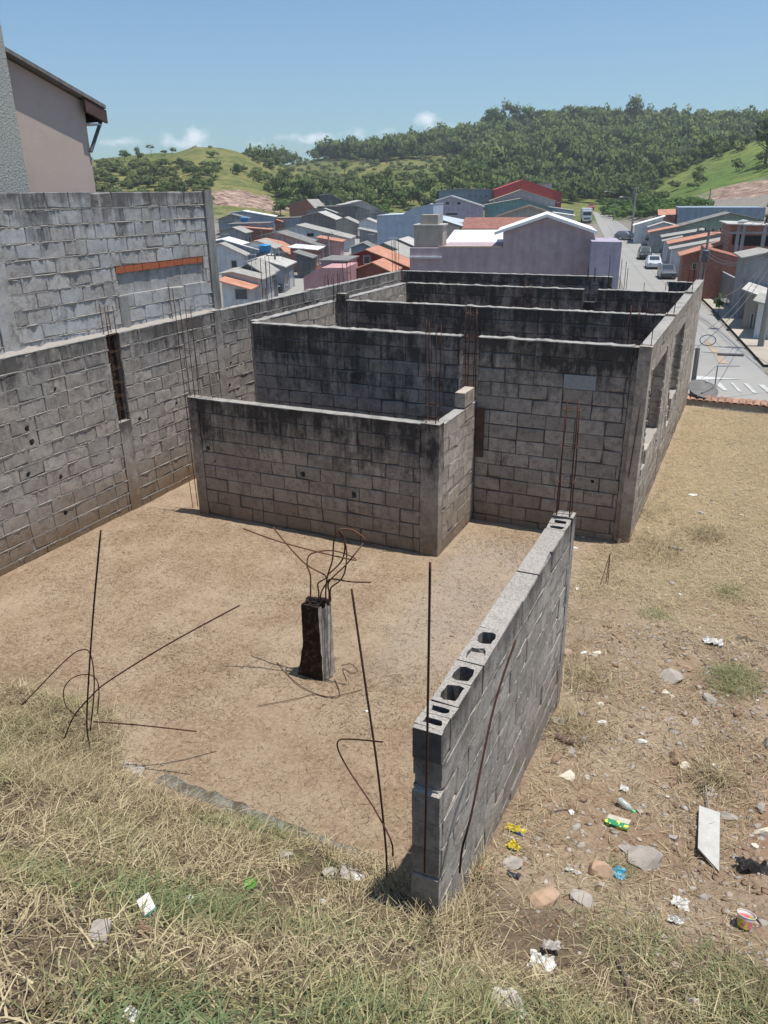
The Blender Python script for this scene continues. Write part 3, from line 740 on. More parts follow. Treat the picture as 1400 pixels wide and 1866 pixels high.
single_bar('vertical steel bar tilted left in the middle of the foreground', None, None, .0068, [onY(705,1600,3.35), onY(703,1540,3.35), onY(688,1400,3.37), onY(665,1240,3.42), onY(641,1073,3.5)])
single_bar('vertical steel bar standing against the near end of the stub wall', None, None, .0062, [onY(774,1590,2.9), onY(777,1450,2.9), onY(781,1220,2.9), onY(784,1025,2.9)])
single_bar('steel bar leaning along the right face of the stub wall', None, None, .0062, [onY(838,1590,2.86), onY(843,1545,2.86), onY(860,1480,2.9), onY(900,1290,3.2), onY(940,1166,3.45)])
single_bar('thin steel bar with its tip bent over to the right above the soil', None, None, .005, [onY(716,1560,3.3), onY(712,1530,3.3), onY(680,1470,3.4), onY(640,1410,3.5), onY(618,1370,3.5), onY(617,1350,3.5), onY(640,1347,3.5), onY(698,1352,3.3)])
tp = onY(1112, 1008, 7.0)
tri = empty('bar_tripod', (onZ(1100,1062,.08).x, onZ(1100,1062,.08).y, .06), 'little stand of three thin steel rods on the grass right of the doorway walls', 'steel rods')
bz = onZ(1100, 1062, .08); tipv = onY(1112, 1008, bz.y)
for (px, py) in ((1094,1066),(1104,1064),(1108,1064)):
    q = onZ(px, py, .05); bar_straight('rod', q, tipv, .004, tri, n=3, loc=tri.location)

def cage(label, cx, cy, z0, z1, w=.1, d=.1, st=(), lean=(0, 0), r=.0048, group='column starter bars left standing in the walls', heights=None, mat='rust', nb=4):
    """four bars and square ties standing up out of a wall"""
    e = empty('starter_bars', (cx, cy, z0), label, 'steel bars', group)
    for i, (sx, sy) in enumerate(((-1,-1),(1,-1),(1,1),(-1,1))[:nb]):
        zt = z1-z0 - (heights[i] if heights else random.uniform(0, .12))
        bar_straight('bar', (sx*w/2, sy*d/2, 0), (sx*w/2+lean[0]*zt+random.uniform(-.02,.02), sy*d/2+lean[1]*zt+random.uniform(-.02,.02), zt), r, e, mat, n=5, wob=.012)
    for zs in st:
        mb = MB(); f = zs-z0
        P = [Vector((sx*(w/2+.005)+lean[0]*f, sy*(d/2+.005)+lean[1]*f, f+random.uniform(-.012,.012))) for sx, sy in ((-1,-1),(1,-1),(1,1),(-1,1))]
        for k in range(4): mb.tube([P[k], P[(k+1)%4]], .003, 5)
        mb.build('tie', M['rust_light'], e)
    return e
def cyx(px, py, y): p = onY(px, py, y); return p
# stub wall far end
a = cyx(1033, 937, 6.09)
cage('four tall bars with square ties rising from the far end of the stub wall', XS-.085, YS1+.065, 1.75, cyx(1035, 722, 6.09).z, .12, .10, st=(2.05, 2.33, 2.62, 2.92), heights=[.13, .0, .12, .03], r=.0058)
a = cyx(795, 775, YB+.08)
cage('tall dark bars rising from the corner of the low front wall', B1-.13, YB+.08, HB-.1, cyx(800, 575, YB+.08).z, .13, .1, st=(1.9, 2.06, 2.5), r=.0055)
cage('bars standing in the doorway gap of the front wall', C0_-.12, YA+.12, 1.7, cyx(858, 548, YA+.12).z, .12, .1, st=(2.0, 2.35, 2.7, 3.0), r=.0055)
cage('long bars standing between the low wall and the left boundary wall', B0-.12, YB+.06, .1, cyx(325, 545, YB+.06).z, .16, .12, st=(1.9, 2.5), lean=(-.02, 0.02), r=.0055)
cage('thin bars leaning out behind the left end of the low wall', B0+.12, YB+.12, HB-.05, cyx(362, 570, YB+.1).z, .2, .08, lean=(-.06, .02), r=.0035, nb=2)
cage('bars exposed in the dark chase of the left boundary wall', XL-.045, LW0+slot0+.12, slotz, onX(208, 548, XL-.04).z, .07, .16, st=(1.6, 1.8, 2.0, 2.2, 2.45, 2.7), r=.006)
cage('bars on the left boundary wall beside the lowest course of the tall pale wall', XL-.07, LW0+lw(262, 600)[0]+.9, 2.68, 3.3, .07, .18, nb=2, r=.005)
lwb = [(450, 470, 545), (478, 470, 540), (487, 478, 538), (531, 462, 525), (556, 470, 520)]
def ontop(label, px, pyt, y, z0, x=None, **k):
    p = onY(px, pyt, y); return cage(label, p.x, y, z0, p.z, **k)
for i, (px, pt, Yw, lb) in enumerate([
    (598, 497, 13.4, 'bars on the left boundary wall beside the pink house'),
    (482, 465, 12.0, 'bars on the left boundary wall below the tiled garages, nearest of that row'),
    (632, 470, 15.4, 'bars on the left boundary wall below the terracotta roofs'),
    (721, 436, 18.8, 'bars at the far corner where boundary wall and back wall meet')]):
    X_ = onX(px, pt, XL-.07); cage(lb, XL-.07, X_.y, 2.66, X_.z, .1, .16, r=.0058, st=(2.9,))
for (px, pt, Y_, z0, lb, nb) in [(1080, 478, 18.9, 2.6, 'bars on the back wall in front of the lavender building', 4), (1119, 463, 18.9, 1.0, 'single dark bar at the right end of the farthest back wall', 1),
     (1140, 470, 19.3, .5, 'bars standing beyond the back wall beside the lavender annex', 2), (1151, 484, 19.6, .3, 'lone bar standing beyond the back wall in front of the road', 1),
     (1179, 505, 19.6, .3, 'shorter lone bar beyond the back wall in front of the parked cars', 1), (1221, 505, 18.6, 2.2, 'thin bar at the left edge of the short dark back wall piece', 1),
     (965, 511, 16.3, 1.5, 'bars in front of the long left piece of the second partition', 4), (612, 490, 12.9, 2.5, 'bars at the left end of the first partition wall', 3)]:
    p = onY(px, pt, Y_); cage(lb, p.x, Y_, z0, p.z, .16 if nb == 4 else .1, .1, r=.0075 if nb < 3 else .006, nb=nb)
for (px, pt, u_, lb) in [(1160, 546, .55, 'red brown bars inside the side wall behind the front corner'), (1184, 552, .12, 'bars inside the side wall corner')]:
    p = onY(px, pt, 11.3 if u_ > .2 else 10.35)
    cage(lb, min(p.x, XR-.25) if u_ > .2 else XR-.08, p.y, 2.0 if u_ > .2 else 2.6, p.z, .11, .1, st=(2.3, 2.6) if u_ > .2 else (), r=.0055, nb=4 if u_ > .2 else 2)
for (px, pt, yy, lb) in [(1233, 527, YA+2.8, 'bars on the first column of the right side wall'), (1263, 478, YA+5.95, 'bars on the second column of the right side wall'), (1283, 468, YA+8.5, 'bars at the far end of the right side wall')]:
    p = onY(px, pt, yy); cage(lb, XR-.075, yy, 2.68, p.z, .09, .12, r=.006, nb=3)
b1 = onY(1150, 930, YA-.02); b2 = onY(1170, 760, YA-.02)
o = bar_straight('rebar', (XR-.10, YA-.012, 1.0), (XR-.055, YA-.012, 2.0), .006); setp(o, 'steel bar lying exposed in the front corner of the right side wall', 'steel bar')
p = onZ(352, 925, 0); o = bar_straight('rebar', (p.x, p.y, -.05), (p.x-.02, p.y, .55), .005); setp(o, 'short upright steel bar at the left foot of the low front wall', 'steel bar')
# ------------------------------------------------------------------ town ground and hills (polar sheet, real distances)
def azpx(x, y):
    """azimuth expressed as photo column, so skyline heights can be looked up by direction"""
    d = Vector((x, y, 0)); f = Vector((-math.sin(CY), math.cos(CY), 0)); r = _R0
    t = math.atan2(d.dot(r), d.dot(f)); t = max(-1.2, min(1.2, t)); return 700+math.tan(t)*CF*.99*1.08
def azx(px): # inverse
    return math.atan((px-700)/(CF*.99*1.08))
def elev(px, py):
    d = ray(px, py); return d.z/math.hypot(d.x, d.y)
def crestZ(px, py, r): return CH + elev(px, py)*r
def town_z(r, col):
    base = np.interp(r, [0, 100, 137, 190, 235, 300, 400, 3000], [-4.8, -4.8, -4.3, -2.9, -.8, 2.5, 4, 4])
    if col < 500: base += np.interp(r, [60, 100, 200, 260], [0, 0, 1.2, 2.0])*sstep(560, 400, col)
    return float(base)
RIDGES = [
    # (foot distance, crest distance, columns, crest photo rows, back slope)
    (205, 330, [-600, 0, 170, 230, 300, 340, 375, 420, 450, 480, 540, 620, 680, 760], [300, 300, 297, 290, 281, 280, 268, 269, 276, 290, 306, 322, 338, 362]),
    (330, 560, [-300, 300, 480, 560, 640, 720, 780, 850, 900, 1000, 1060, 1150, 1250, 1330, 1400, 1500, 2200], [345, 335, 306, 297, 286, 275, 264, 253, 238, 233, 230, 231, 237, 239, 230, 218, 212]),
    (235, 350, [500, 600, 660, 720, 780, 830, 880, 930, 1000], [372, 330, 308, 303, 298, 296, 304, 330, 372]),
    (150, 300, [1120, 1170, 1220, 1280, 1340, 1400, 1500, 1700, 2300], [375, 350, 325, 296, 272, 246, 215, 190, 180]),
]
def terrain(x, y):
    r = math.hypot(x, y); col = azpx(x, y); z = town_z(r, col)
    for (r0, r1, cx_, cy_) in RIDGES:
        if col < cx_[0]-60 or col > cx_[-1]+60: continue
        row = float(np.interp(col, cx_, cy_)); zc = crestZ(col, row, r1)
        zf = town_z(r0, col)
        if zc < zf: continue
        if r < r1: t = max(0, (r-r0)/(r1-r0)); h = zf+(zc-zf)*(t**.85 if t > 0 else 0)
        else: h = zc-(r-r1)*.10
        if r > r0: z = max(z, h) if r < r1+400 else z
    n = mnoise.noise(Vector((x*.012, y*.012, 2)))*3 + mnoise.noise(Vector((x*.04, y*.04, 5)))*1.2
    z += n*sstep(215, 300, r)*.8
    return z
def build_terrain():
    rs = np.concatenate([np.arange(20, 100, 8), np.arange(100, 250, 6), np.arange(250, 640, 6), np.arange(650, 1200, 40), np.array([1500, 2500, 5000, 9000])])
    cols = np.concatenate([np.arange(-1400, -200, 80), np.arange(-200, 1650, 12), np.arange(1650, 3400, 80)])
    V = []; 
    for r in rs:
        for c in cols:
            a = azx(c); 
            x = r*math.sin(a-CY); y = r*math.cos(a-CY)
            V.append((x, y, terrain(x, y) if r < 1300 else -5))
    nx = len(cols); ny = len(rs); i, j = np.meshgrid(np.arange(nx-1), np.arange(ny-1)); q = (j*nx+i).ravel()
    Fq = np.stack([q, q+1, q+nx+1, q+nx], 1)
    t = NT('hill_grass', .95, .1); gp = t.n('ShaderNodeNewGeometry').outputs['Position']
    a = t.noise(.035, 5, .6, vec=gp); b = t.noise(.25, 5, .7, vec=gp); f = t.noise(1.5, 4, .7, vec=gp)
    sx = t.n('ShaderNodeSeparateXYZ'); t.l(gp, sx.inputs[0])
    dist = t.math('SQRT', t.math('ADD', t.math('MULTIPLY', sx.outputs[0], sx.outputs[0]), t.math('MULTIPLY', sx.outputs[1], sx.outputs[1])))
    rightness = t.mapr(t.math('DIVIDE', sx.outputs[0], sx.outputs[1]), -.28, -.05)
    dry = t.mix(t.mapr(a, .38, .62), (.13, .15, .045), (.25, .215, .085))
    fresh = t.mix(t.mapr(a, .38, .62), (.11, .175, .04), (.20, .245, .06))
    c = t.mix(rightness, dry, fresh)
    c = t.mix(t.math('MULTIPLY', t.mapr(b, .46, .60), .75), c, (.06, .095, .028)); c = t.mix(t.math('MULTIPLY', t.mapr(f, .5, .62), .45), c, (.05, .07, .02))
    c = t.mix(t.math('MULTIPLY', f, .3), c, (.06, .08, .025))
    townc = t.mix(t.mapr(f, .3, .7), (.17, .15, .125), (.27, .245, .21))
    c = t.mix(t.mapr(t.math('ADD', dist, t.math('MULTIPLY', b, 30)), 210, 228), townc, c)
    # earth cuts: bare reddish clay on the steep faces
    edge = t.noise(.16, 5, .7, vec=gp); ever = t.noise(.45, 5, .8, vec=gp, sc=(1, 1, .5), dist=.6)
    for (ex, rad) in CUTS:
        mp = t.n('ShaderNodeVectorMath', operation='SUBTRACT'); t.l(gp, mp.inputs[0]); mp.inputs[1].default_value = ex
        m2 = t.n('ShaderNodeVectorMath', operation='DIVIDE'); t.l(mp.outputs[0], m2.inputs[0]); m2.inputs[1].default_value = rad
        vm = t.n('ShaderNodeVectorMath', operation='LENGTH'); t.l(m2.outputs[0], vm.inputs[0])
        k = t.mapr(t.math('ADD', vm.outputs['Value'], t.math('MULTIPLY', t.math('SUBTRACT', edge, .5), 1.6)), .85, 1.0, 1, 0)
        c = t.mix(k, c, t.mix(t.mapr(ever, .35, .65), (.08, .045, .035), (.46, .33, .26)))
    t.bump(b, .6, 1.0)
    o = np_mesh('terrain', V, Fq, t.color(c), smooth=True); setp(o, kind='structure')
def hit(px, py, h=0., r0=21, r1=1200):
    e = elev(px, py); d = ray(px, py); k = math.hypot(d.x, d.y); ux, uy = d.x/k, d.y/k
    r = r0
    while r < r1:
        if CH+e*r < terrain(ux*r, uy*r)+h: break
        r += max(1., r*.01)
    r -= .5*max(1., r*.01)
    return Vector((ux*r, uy*r, terrain(ux*r, uy*r))), r
CUTS = []
for (px, py, rad) in [(425, 362, (11, 14, 5)), (470, 368, (13, 10, 4)), (1372, 343, (10, 12, 3.2)), (1335, 342, (6, 7, 2)), (1400, 340, (8, 10, 3.5))]:
    CUTS.append((tuple(hit(px, py)[0]), rad))
build_terrain()
# ------------------------------------------------------------------ roads
def t_flat(name, base, var, gscale, rough=.9, dirt=None, crack=True):
    t = NT(name, rough, .2); gp = t.n('ShaderNodeNewGeometry').outputs['Position']
    a = t.noise(gscale, 5, .65, vec=gp); b = t.noise(gscale*.12, 4, .6, vec=gp); f = t.noise(gscale*14, 3, .7, vec=gp)
    c = t.mix(t.mapr(a, .3, .7), mulc(base, 1-var), mulc(base, 1+var))
    c = t.mix(t.math('MULTIPLY', t.mapr(b, .45, .65), .5), c, dirt or mulc(base, .8))
    c = t.mix(t.math('MULTIPLY', f, .25), c, mulc(base, .6))
    t.bump(f, .3, .01); return t.color(c)
M['asphalt'] = t_flat('road_concrete', (.30, .292, .275), .10, .35, dirt=(.33, .31, .28))
M['pave'] = t_flat('pavement_sand', (.40, .36, .30), .15, .6, dirt=(.30, .24, .17))
M['paint'] = t_flat('road_paint', (.50, .50, .48), .2, 1.8, dirt=(.34, .33, .31))
M['dirt_orange'] = t_flat('spilled_earth', (.37, .29, .215), .2, 1.)
def strip(name, Lp, Rp, mat, dz=.06, sub=8, th=0):
    """surface laid on the terrain between two measured edges"""
    def den(P):
        out = []
        for a, b in zip(P[:-1], P[1:]):
            for k in range(sub): out.append(a.lerp(b, k/sub))
        return out+[P[-1]]
    A = den([hit(*p)[0] for p in Lp]); B = den([hit(*p)[0] for p in Rp]); mb = MB(); prev = None
    nw = 6
    for a, b in zip(A, B):
        row = []
        for k in range(nw+1):
            p = a.lerp(b, k/nw); row.append(mb.vert((p.x, p.y, terrain(p.x, p.y)+dz)))
        if prev:
            for k in range(nw): mb.face((prev[k], prev[k+1], row[k+1], row[k]))
        prev = row
    o = mb.build(name, M[mat]); setp(o, kind='structure'); return o
strip('road', [(1205,745),(1175,640),(1150,560),(1135,525),(1120,470),(1100,430),(1086,400),(1080,386)], [(1420,715),(1385,672),(1325,605),(1290,565),(1236,512),(1196,466),(1152,425),(1112,392)], 'asphalt', .06)
strip('crossing_road', [(1190,752),(1175,690)], [(1640,790),(1600,700)], 'asphalt', .05)
strip('pavement', [(1392,668),(1330,602),(1296,563),(1244,512),(1208,474)], [(1520,668),(1432,604),(1366,560),(1275,508),(1226,470)], 'pave', .17)
strip('left_road', [(462,552),(512,515),(556,490),(590,472),(640,440),(672,415)], [(565,552),(572,515),(610,485),(646,462),(680,440),(692,415)], 'asphalt', .06)
# painted markings
def mark(pts, mat='paint', dz=.085):
    P = [hit(*p)[0] for p in pts]; mb = MB(); mb.poly([(p.x, p.y, terrain(p.x, p.y)+dz) for p in P]); return mb
for i, q in enumerate([[(1268,690),(1352,691),(1352,694),(1268,693)], [(1306,702),(1310,701),(1326,716),(1318,716)], [(1330,700),(1335,699),(1352,717),(1345,717)], [(1354,703),(1362,702),(1380,718),(1372,718)], [(1381,703),(1392,702),(1412,722),(1402,722)]]):
    o = mark(q).build('road_marking', M['paint']); setp(o, kind='structure')
o = mark([(1284,624),(1292,622),(1327,664),(1310,666),(1300,646)], 'dirt_orange', .08).build('earth_patch', M['dirt_orange']); setp(o, kind='structure')

# ------------------------------------------------------------------ buildings
def dirt_wall(name, c, dirt=.35, var=.16):
    dirt = min(.95, dirt*1.7)
    t = NT(name, .9, .2)
    a = t.noise(1.2, 5, .65); st = t.noise(2.2, 5, .7, sc=(1, 1, .15)); f = t.noise(14, 3, .7)
    col = t.mix(t.mapr(a, .3, .7), mulc(c, 1-var), mulc(c, 1+var))
    col = t.mix(t.math('MULTIPLY', t.mapr(st, .46, .70), dirt), col, mulc(c, .5)); col = t.mix(t.math('MULTIPLY', t.mapr(t.noise(.5, 5, .7), .45, .65), dirt*.6), col, mulc(c, .68))
    col = t.mix(t.math('MULTIPLY', f, .18), col, mulc(c, .6)); t.bump(f, .2, .01)
    return t.color(col)
def brick_m(name, c1, c2, mortar):
    t = NT(name, .9, .2); b = t.n('ShaderNodeTexBrick'); b.inputs['Scale'].default_value = 1
    b.inputs['Brick Width'].default_value = .24; b.inputs['Row Height'].default_value = .17; b.inputs['Mortar Size'].default_value = .012
    mp = t.n('ShaderNodeMapping'); mp.inputs['Rotation'].default_value = (math.pi/2, 0, 0); t.l(t.tc.outputs['Object'], mp.inputs[0]); t.l(mp.outputs[0], b.inputs['Vector'])
    b.inputs['Color1'].default_value = (*c1, 1); b.inputs['Color2'].default_value = (*c2, 1); b.inputs['Mortar'].default_value = (*mortar, 1)
    st = t.noise(2.2, 5, .7, sc=(1, 1, .2))
    return t.color(t.mix(t.math('MULTIPLY', t.mapr(st, .5, .75), .5), b.outputs['Color'], mulc(c1, .4)))
def roof_m(name, c, wave=5.5, dirt=.5, var=.2):
    t = NT(name, .85, .25)
    a = t.noise(.9, 5, .65); b = t.noise(5, 5, .75); f = t.noise(1.6, 3, .6, sc=(1, .2, 1))
    col = t.mix(t.mapr(a, .3, .7), mulc(c, 1-var), mulc(c, 1+var))
    col = t.mix(t.math('MULTIPLY', t.mapr(b, .5, .75), dirt), col, mulc(c, .5))
    col = t.mix(t.math('MULTIPLY', t.mapr(f, .5, .7), dirt*.6), col, mulc(c, .6))
    wv = t.n('ShaderNodeTexWave'); wv.inputs['Scale'].default_value = wave*.3; wv.bands_direction = 'Y'; t.l(t.tc.outputs['Object'], wv.inputs['Vector'])
    t.bump(wv.outputs['Fac'], .6, .06); return t.color(col)
W = dict(
 lav=dirt_wall('plaster_lavender', (.40, .36, .44), .35), lavpink=dirt_wall('plaster_pink_lavender', (.42, .33, .35), .3), blue=dirt_wall('plaster_pale_blue', (.40, .47, .56), .15),
 grey=dirt_wall('plaster_grey', (.30, .31, .32), .5), bluegrey=dirt_wall('plaster_blue_grey', (.27, .33, .40), .4), white=dirt_wall('plaster_white', (.62, .63, .64), .3),
 cream=dirt_wall('plaster_cream', (.58, .54, .46), .3), tan=dirt_wall('plaster_tan', (.38, .34, .29), .25), teal=dirt_wall('plaster_teal', (.16, .30, .30), .35), green=dirt_wall('plaster_grey_green', (.27, .33, .26), .35),
 pink=dirt_wall('plaster_pink', (.50, .29, .29), .3), red=dirt_wall('painted_red', (.36, .06, .06), .3), darkred=dirt_wall('dark_red_wall', (.24, .045, .04), .3), dark=dirt_wall('dark_concrete_wall', (.16, .16, .165), .5),
 brick=brick_m('hollow_brick_wall', (.36, .13, .085), (.27, .09, .06), (.26, .22, .2)), tealdoor=dirt_wall('teal_paint', (.1, .33, .36), .2), mouldy=dirt_wall('mouldy_render', (.2, .19, .18), .8))
RF = dict(fib=roof_m('roof_fibre_cement', (.34, .325, .295)), fibd=roof_m('roof_dark_fibre_cement', (.21, .205, .195)), clay=roof_m('roof_clay_tiles', (.50, .245, .165), 9, .35), clayd=roof_m('roof_old_clay_tiles', (.30, .135, .10), 9, .7, .3),
 white=roof_m('roof_white_sheet', (.74, .74, .73), 4, .15, .05), blue=roof_m('roof_pale_blue', (.42, .47, .52), 4, .25), tan=roof_m('roof_tan', (.46, .37, .27), 5, .4), red=roof_m('roof_red', (.40, .07, .07), 4, .2), fibl=roof_m('roof_light_fibre_cement', (.46, .44, .41)))
M['glass'] = plain('window_glass', (.02, .025, .03), .12, .3, 2, spec=.6)
M['bay_shade'] = plain('room_shade', (.012, .011, .012), .95, .3, 2)  # colour for the painted shade inside the open bays
M['frame'] = plain('window_frame', (.45, .45, .44), .6, .15, 3)
M['metal'] = plain('grey_metal', (.35, .36, .37), .45, .2, 3, metal=.4)
M['gate'] = plain('dark_metal_gate', (.10, .10, .11), .5, .3, 3)
M['garage'] = plain('garage_door_white', (.5, .51, .52), .6, .1, 3)
def house(label, tops, h, depth, psi, wall, roof, over=.35, wins=(), doors=(), sidew=2, name='house', group='houses of the town below', cat='house', th=.10, r=None, back_dz=0., fascia=None, hlast=None, parapet=0.):
    """body under a measured top outline (photo outline on a facade plane turned psi degrees left of +Y), extruded back by depth metres"""
    P0, r_ = hit(tops[0][0], tops[0][1], h)
    if r: r_ = r
    P0 = onD(tops[0][0], tops[0][1], r_)
    a = math.radians(psi); f = Vector((-math.sin(a), math.cos(a), 0)); rt = Vector((math.cos(a), math.sin(a), 0))
    def onplane(px, py):
        d = ray(px, py); t = ((P0-Vector((0,0,CH))).dot(f))/d.dot(f); return Vector((0,0,CH))+d*t
    T = [onplane(*p) for p in tops]
    gl_ = min(terrain(p.x, p.y) for p in T); g2 = min(gl_, terrain(*(T[0]+f*depth).xy), terrain(*(T[-1]+f*depth).xy))-.3
    O = Vector((T[0].x, T[0].y, g2)); e = empty(name, O, label, cat, group, rz=a)
    L = [((p-O).dot(rt), p.z-g2) for p in T]
    # walls
    mb = MB(); n = len(L); 
    fr = [mb.vert((L[0][0], 0, 0))]+[mb.vert((x, 0, z)) for x, z in L]+[mb.vert((L[-1][0], 0, 0))]
    bk = [mb.vert((L[0][0], depth, 0))]+[mb.vert((x, depth, z+back_dz)) for x, z in L]+[mb.vert((L[-1][0], depth, 0))]
    mb.face(fr[::-1]); mb.face(bk)
    for k in range(len(fr)): k2 = (k+1) % len(fr); mb.face((fr[k], fr[k2], bk[k2], bk[k]))
    mb.build('wall', W[wall], e)
    # roof sheets
    if roof:
        mb = MB(); ov = over
        Q = list(L)
        if n == 2 or True:
            dx = Q[1][0]-Q[0][0]; s0 = (Q[1][1]-Q[0][1])/max(.1, dx); Q[0] = (Q[0][0]-ov, Q[0][1]-s0*ov)
            dx = Q[-1][0]-Q[-2][0]; s1 = (Q[-1][1]-Q[-2][1])/max(.1, dx); Q[-1] = (Q[-1][0]+ov, Q[-1][1]+s1*ov)
        lo = [[mb.vert((x, y, z+dz+(back_dz if y > 1 else 0)*(1))) for x, z in Q] for (y, dz) in ((-ov, .02), (-ov, .02+th), (depth+ov, .02+th), (depth+ov, .02))]
        for k in range(len(Q)-1):
            for j in range(4): a1 = lo[j]; a2 = lo[(j+1) % 4]; mb.face((a1[k], a1[k+1], a2[k+1], a2[k])[::-1])
        mb.face([lo[j][0] for j in range(4)]); mb.face([lo[j][-1] for j in range(4)][::-1])
        ro = mb.build('roof', RF[roof], e)
        if fascia:
            mb = MB()
            for k in range(len(Q)-1):
                A_, B_ = Q[k], Q[k+1]
                mb.poly([(A_[0], -ov-.03, A_[1]-.12), (B_[0], -ov-.03, B_[1]-.12), (B_[0], -ov-.03, B_[1]+.17), (A_[0], -ov-.03, A_[1]+.17)])
                mb.poly([(A_[0], -ov+.04, A_[1]+.17), (A_[0], -ov-.03, A_[1]+.17), (B_[0], -ov-.03, B_[1]+.17), (B_[0], -ov+.04, B_[1]+.17)])
                mb.poly([(A_[0], -ov+.04, A_[1]-.12), (A_[0], -ov+.04, A_[1]+.17), (B_[0], -ov+.04, B_[1]+.17), (B_[0], -ov+.04, B_[1]-.12)])
            mb.build('fascia', RF[fascia], ro)
    def wrect(p, q): 
        A = onplane(*p); B = onplane(*q); return (A-O).dot(rt), A.z-g2, (B-O).dot(rt), B.z-g2
    def addwin(x0, z0, x1, z1, nm='window', mat='glass', side=False):
        if x1 < x0: x0, x1 = x1, x0
        if z1 < z0: z0, z1 = z1, z0
        mb = MB(); X1 = L[-1][0]
        if side: mb.box((X1-.02, x0, z0), (X1+.012, x1, z1))
        else: mb.box((x0, -.012, z0), (x1, .02, z1))
        w_ = mb.build(nm, M[mat], e); mb = MB(); q = .07
        for (a0, b0, a1, b1) in ((x0-q, z0-q, x1+q, z0), (x0-q, z1, x1+q, z1+q), (x0-q, z0, x0, z1), (x1, z0, x1+q, z1)):
            if side: mb.box((X1-.02, a0, b0), (X1+.05, a1, b1))
            else: mb.box((a0, -.05, b0), (a1, .02, b1))
        mb.build('frame', M['frame'], w_)
    for (x0, y0, x1, y1) in wins: a0, b0, a1, b1 = wrect((x0, y1), (x1, y0)); addwin(a0, b0, a1, b1)
    for (x0, y0, x1, y1) in doors: a0, b0, a1, b1 = wrect((x0, y1), (x1, y0)); addwin(a0, max(.3, b0), a1, b1, 'door', 'gate')
    hs = L[-1][1]-.3; R = random.Random(int(tops[0][0]*7+tops[0][1]))
    if sidew and depth > 4 and hs > 2.2:
        y = .8
        for k in range(sidew):
            if y+2 > depth: break
            if R.random() < .45: addwin(y, .35, y+2.2, min(hs-.5, 2.5), 'garage_door', R.choice(['garage', 'gate']), True); y += 3.2
            else: addwin(y, min(1.3, hs-1.6), y+1.1, min(2.3, hs-.6), side=True); y += 2.2
    if sidew and R.random() < .55:
        x = L[0][0]+(L[-1][0]-L[0][0])*R.uniform(.3, .7); zr = float(np.interp(x, [q[0] for q in L], [q[1] for q in L])); y = depth*R.uniform(.3, .6); hh = R.uniform(1.0, 1.9)
        mb = MB(); mb.tube([(x, y, zr), (x, y, zr+hh)], .025, 5); mb.tube([(x-.5, y, zr+hh-.1), (x+.5, y, zr+hh-.1)], .015, 4)
        for q in (-.45, -.2, .05, .3, .45): mb.tube([(x+q, y-.3, zr+hh-.1), (x+q, y+.3, zr+hh-.1)], .01, 4)
        mb.build('antenna', M['metal'], e)
    return e, O, rt, f, L
def tank(px, py, r_m, label):
    P, r = hit(px, py, 3.3); P = onD(px, py, r); mb = MB()
    e = empty('water_tank', P, label, 'water tank')
    mb = MB(); mb.tube([(0,0,-.1),(0,0,.25),(0,0,.62),(0,0,.66)], [r_m*.82, r_m*.9, r_m, r_m*1.04], 16); mb.build('tank_body', M['tank'], e, True)
    mb = MB(); mb.tube([(0,0,.663),(0,0,.72),(0,0,.82),(0,0,.86)], [r_m*1.06, r_m*1.04, r_m*.6, r_m*.2], 16); mb.build('lid', M['tank'], e, True)
    mb = MB(); mb.box((-r_m, -r_m, -2.2), (r_m, r_m, -.103)); mb.build('support', W['dark'], e)
M['tank'] = plain('tank_blue_plastic', (.03, .22, .48), .45, .1, 3)
PL = 21
# left part of the town, far to near
house('far small grey gable house at the foot of the forest', [(583,356),(604,354),(622,365)], 4, 10, 30, 'dark', 'fibl', sidew=0)
house('pale row house with long light roof running up beside the far forest edge', [(640,370),(660,366),(706,390)], 3.6, 14, 33, 'grey', 'fibl')
house('another light roofed row house under the forest edge', [(622,374),(640,371),(684,388)], 3.6, 12, 33, 'grey', 'fibl')
house('small brick house with grey roof among the trees', [(527,373),(560,364),(572,377)], 3.8, 8, 10, 'brick', 'fib', sidew=1)
house('long dark flat roofed building behind the gable houses', [(563,377),(649,376)], 3.4, 9, PL, 'dark', 'fibd', sidew=1)
house('blue grey house with bright white roof strip at the far left of the town', [(421,388),(442,385),(499,395)], 3.6, 7, 28, 'bluegrey', 'white')
house('low dark roofed shed at the far left edge under the earth cut', [(398,400),(421,391),(450,398)], 3.0, 5, 28, 'grey', 'fibd')
house('small house with a bit of orange tiled roof behind the blue tank', [(490,397),(513,404)], 3., 5, 28, 'brick', 'clay', sidew=0)
house('long blue grey rendered wall house with flat top', [(503,398),(570,396)], 3.0, 6, PL, 'bluegrey', 'fibd')
house('long grey gabled house with light roof falling towards the left street', [(550,394),(580,387),(657,420)], 3.4, 12, PL, 'mouldy', 'fibl')
house('slab roofed house carrying the farthest blue water tank', [(418,409),(488,407)], 3.2, 6, 26, 'bluegrey', 'fibd', sidew=1)
tank(446, 404, .75, 'blue water tank on a slab roof at far left of the town')
house('wide pale gable house with a long grey roof slope on its right', [(502,422),(540,411),(636,435)], 3.3, 9, PL, 'white', 'fib', wins=[(560,425,572,431)])
house('brick house with flat orange tiled roof below the blue tank', [(440,415),(490,419)], 3.0, 5, 26, 'brick', 'clay', sidew=1)
house('house with small orange porch roof on the left street', [(580,434),(620,441)], 2.8, 5, PL, 'pink', 'clay', sidew=1)
house('dark grey broad roof in the middle of the left cluster', [(472,431),(505,424),(585,450)], 3.2, 7, PL, 'grey', 'fibd')
house('house with bright white roof and brick front in the left cluster', [(529,452),(575,456)], 3., 6, PL, 'brick', 'white', sidew=2)
house('low house with long orange and brown roof slope in the left cluster', [(468,441),(497,447),(561,481)], 3.0, 8, PL, 'tan', 'clay')
